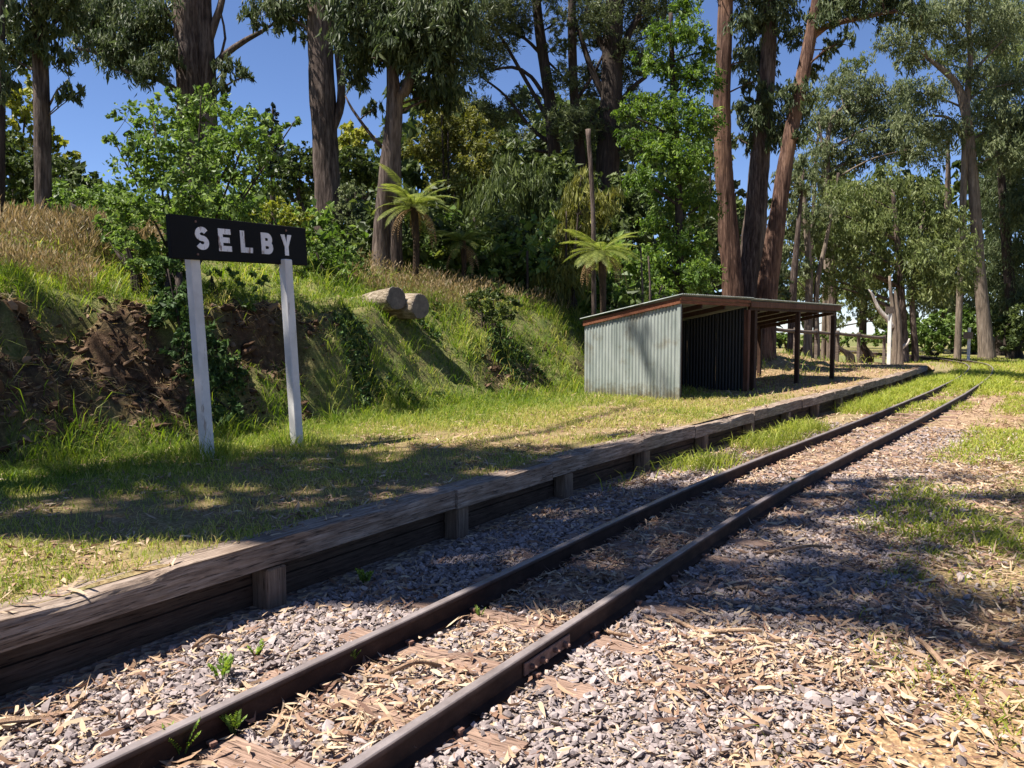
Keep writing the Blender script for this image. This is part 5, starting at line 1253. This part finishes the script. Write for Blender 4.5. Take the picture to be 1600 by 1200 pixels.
for (u0, u1, y0, y1, dens, lo, hi, amt) in ((-4.02, 2.6, .2, 7, 1050, .03, .125, 0), (-4.02, 2.6, 7, 13, 500, .05, .14, 0), (-4.0, 2.2, 13, 26, 130, .08, .18, 0), (-8.2, EDGE - .05, -1, 12, 330, .04, .12, 1), (-8.2, EDGE - .05, 12, 33, 130, .08, .16, 1), (-14, -8.2, 20, 34, 90, .1, .2, 1)):
    X, Y, Z, U = scatter(u0, u1, y0, y1, dens, True, ground_at if amt else bed, 330)
    f = fbm(X * 1.6, Y * 1.6, 101)
    if amt: p = np.clip(2.6 * f - .8, .05, 1)
    else: p = np.clip(.22 + .9 * sst(-1.3, -.3, U + .8 * (f - .5)) + .62 * (np.abs(U - RC) < HG) + .35 * sst(-1.9, -1.6, U) * sst(.45, .6, f) + .25 * sst(5, 8, Y) + .25 * sst(-3.5, -3.9, U), 0, 1)
    p = np.clip(p * (.35 + 1.15 * sst(.36, .62, fbm(X * 2.3 + 5, Y * 2.3, 107))), 0, 1)
    if not amt: p = np.where(on_sleeper(U, Y), p * .38, p)
    k = (RNG.random(len(X)) < p) & (np.minimum(np.abs(U - (RC - HG)), np.abs(U - (RC + HG))) > .05); X, Y, Z, U = X[k], Y[k], Z[k], U[k]; n = len(X)
    L = RNG.uniform(lo, hi, n) * RNG.choice([.45, .7, 1, 1, 1.2, 1.7], n); Wd = np.minimum(L * RNG.uniform(.05, .19, n) + .003, .022)
    out.append(litter_leaves(X, Y, Z + np.where(U > EDGE, RNG.uniform(.005, .03, n), RNG.uniform(0, .02, n)), L, Wd))
put('leaf_litter', out, 'litter', 'dry fallen gum leaves scattered over the ballast and platform', 'leaf litter')

# ------------------------------------------------------------------ single strips of bark and sticks on the ballast
def strip(label, a, b_, w, seed, m='barkstrip', bend=.06, th=.008):
    rnd = random.Random(seed); A = G(*a); B = G(*b_); n = 12; t = np.linspace(0, 1, n)
    C = A + (B - A) * t[:, None]; per = unit(np.cross(B - A, [0, 0, 1.0])); L = np.linalg.norm(B - A)
    C = C + per * (np.sin(t * math.pi) * bend * L)[:, None]
    C[:, 2] = ground_at(C[:, 0], C[:, 1]) + .035 + .03 * np.sin(t * 5 + seed)
    wd = w * np.clip(np.sin(t * math.pi) ** .4, .15, 1) / 2
    lo = C - per * wd[:, None] + [0, 0, .012]; hi = C + per * wd[:, None] + [0, 0, .012]; md = C
    V = np.concatenate([lo, md, hi, lo - [0, 0, th], md - [0, 0, th], hi - [0, 0, th]])
    i = np.arange(n - 1); F = []
    for p, q in ((0, 1), (1, 2), (4, 3), (5, 4), (3, 0), (2, 5)): F.append(np.stack([p * n + i, q * n + i, q * n + i + 1, p * n + i + 1], -1))
    mb = MB(); mb.add(V, np.vstack(F)); c = C.mean(0)
    o = link('bark_strip', mb.mesh('bark_strip', False, c), M[m]); o.location = Vector(c); tag(o, label, 'bark strip', 'strips of peeled bark on the ballast')
strip('long brown bark strip on the ballast against the platform at the lower left', (-40, 1150, 0), (130, 1090, 0), .055, 1)
strip('pale twisted bark strip right of the rail joint', (960, 955, 0), (985, 1010, 0), .03, 2, bend=.2)
strip('long pale bark strip pointing right across the sunny ballast', (1045, 975, 0), (1190, 1005, 0), .035, 3)
strip('thin dark stick lying in the shaded ballast right of the track', (1150, 865, 0), (1300, 862, 0), .022, 4)
strip('short bark strip between the rails in the foreground', (590, 1065, 0), (690, 1050, 0), .022, 5)
strip('bark strip beside the platform post in the shade', (300, 1010, 0), (360, 990, 0), .03, 6)
strip('brown strip lying at the shaded right edge of the ballast', (1430, 1010, 0), (1540, 1080, 0), .03, 7)

# ------------------------------------------------------------------ small weeds
def weed(label, px, py, h, n, seed, style='fern', z=0.0):
    rnd = random.Random(seed); c = G(px, py, z); c[2] = float(ground_at(np.array([c[0]]), np.array([c[1]]))[0])
    root = empty('weed', c, label, 'weed', 'weeds in the ballast'); mb = MB(); Cs = []; Ts = []; Ls = []; Ws = []
    for k in range(n):
        a = rnd.uniform(0, 6.28); tip = np.array([math.cos(a) * h * .45, math.sin(a) * h * .45, h * rnd.uniform(.6, 1)])
        tube(mb, [(0, 0, -.02), tip * .5 + [0, 0, h * .12], tip], [.003, .0025, .0015], 4, .05, 0, 0, caps=False)
        for t in np.linspace(.3, 1, 7):
            p = tip * t + [0, 0, h * .24 * t * (1 - t)]
            for s in (-1, 1):
                dr = unit(np.array([-math.sin(a) * s, math.cos(a) * s, .3]) + unit(tip) * .6); l = h * (.30 if style == 'fern' else .36) * (1.15 - .6 * t)
                Cs.append(p + dr * l * .5); Ts.append(dr); Ls.append(l); Ws.append(l * (.38 if style == 'fern' else .6))
    link('stem', mb.mesh('stem'), M['plum'], root)
    V, F = leaves_at(np.array(Cs), np.array(Ts), np.array(Ls), np.array(Ws), .1); link('leaves', np_mesh('leaves', V, F, np.repeat(RNG.uniform(.5, 1, len(Cs)), 4)), M['bright'], root)
weed('bright ferny weed against the near rail at the bottom edge, leftmost of the weeds', 285, 1185, .15, 5, 1)
weed('small curly weed rising beside the platform-side rail', 365, 1150, .12, 5, 2)
weed('tall single green weed between platform and rail in the sunny ballast', 347, 1065, .13, 4, 3, 'leaf')
weed('little feathery weed inside the platform-side rail', 548, 1045, .11, 4, 4)
weed('broad leaved weed in the shade under the platform edge', 570, 905, .13, 5, 5, 'leaf')
weed('tiny weed on the sunny ballast between two rails near the joint', 750, 965, .08, 4, 6)
weed('green weed growing against the far rail', 1245, 762, .14, 4, 7, 'leaf')
weed('flat pale weed in ballast left of the platform-side rail', 400, 1030, .09, 5, 8, 'leaf')
print('TRIS foliage', BUD[0], 'total', sum(len(o.data.polygons) for o in COL.objects if o.type == 'MESH'))
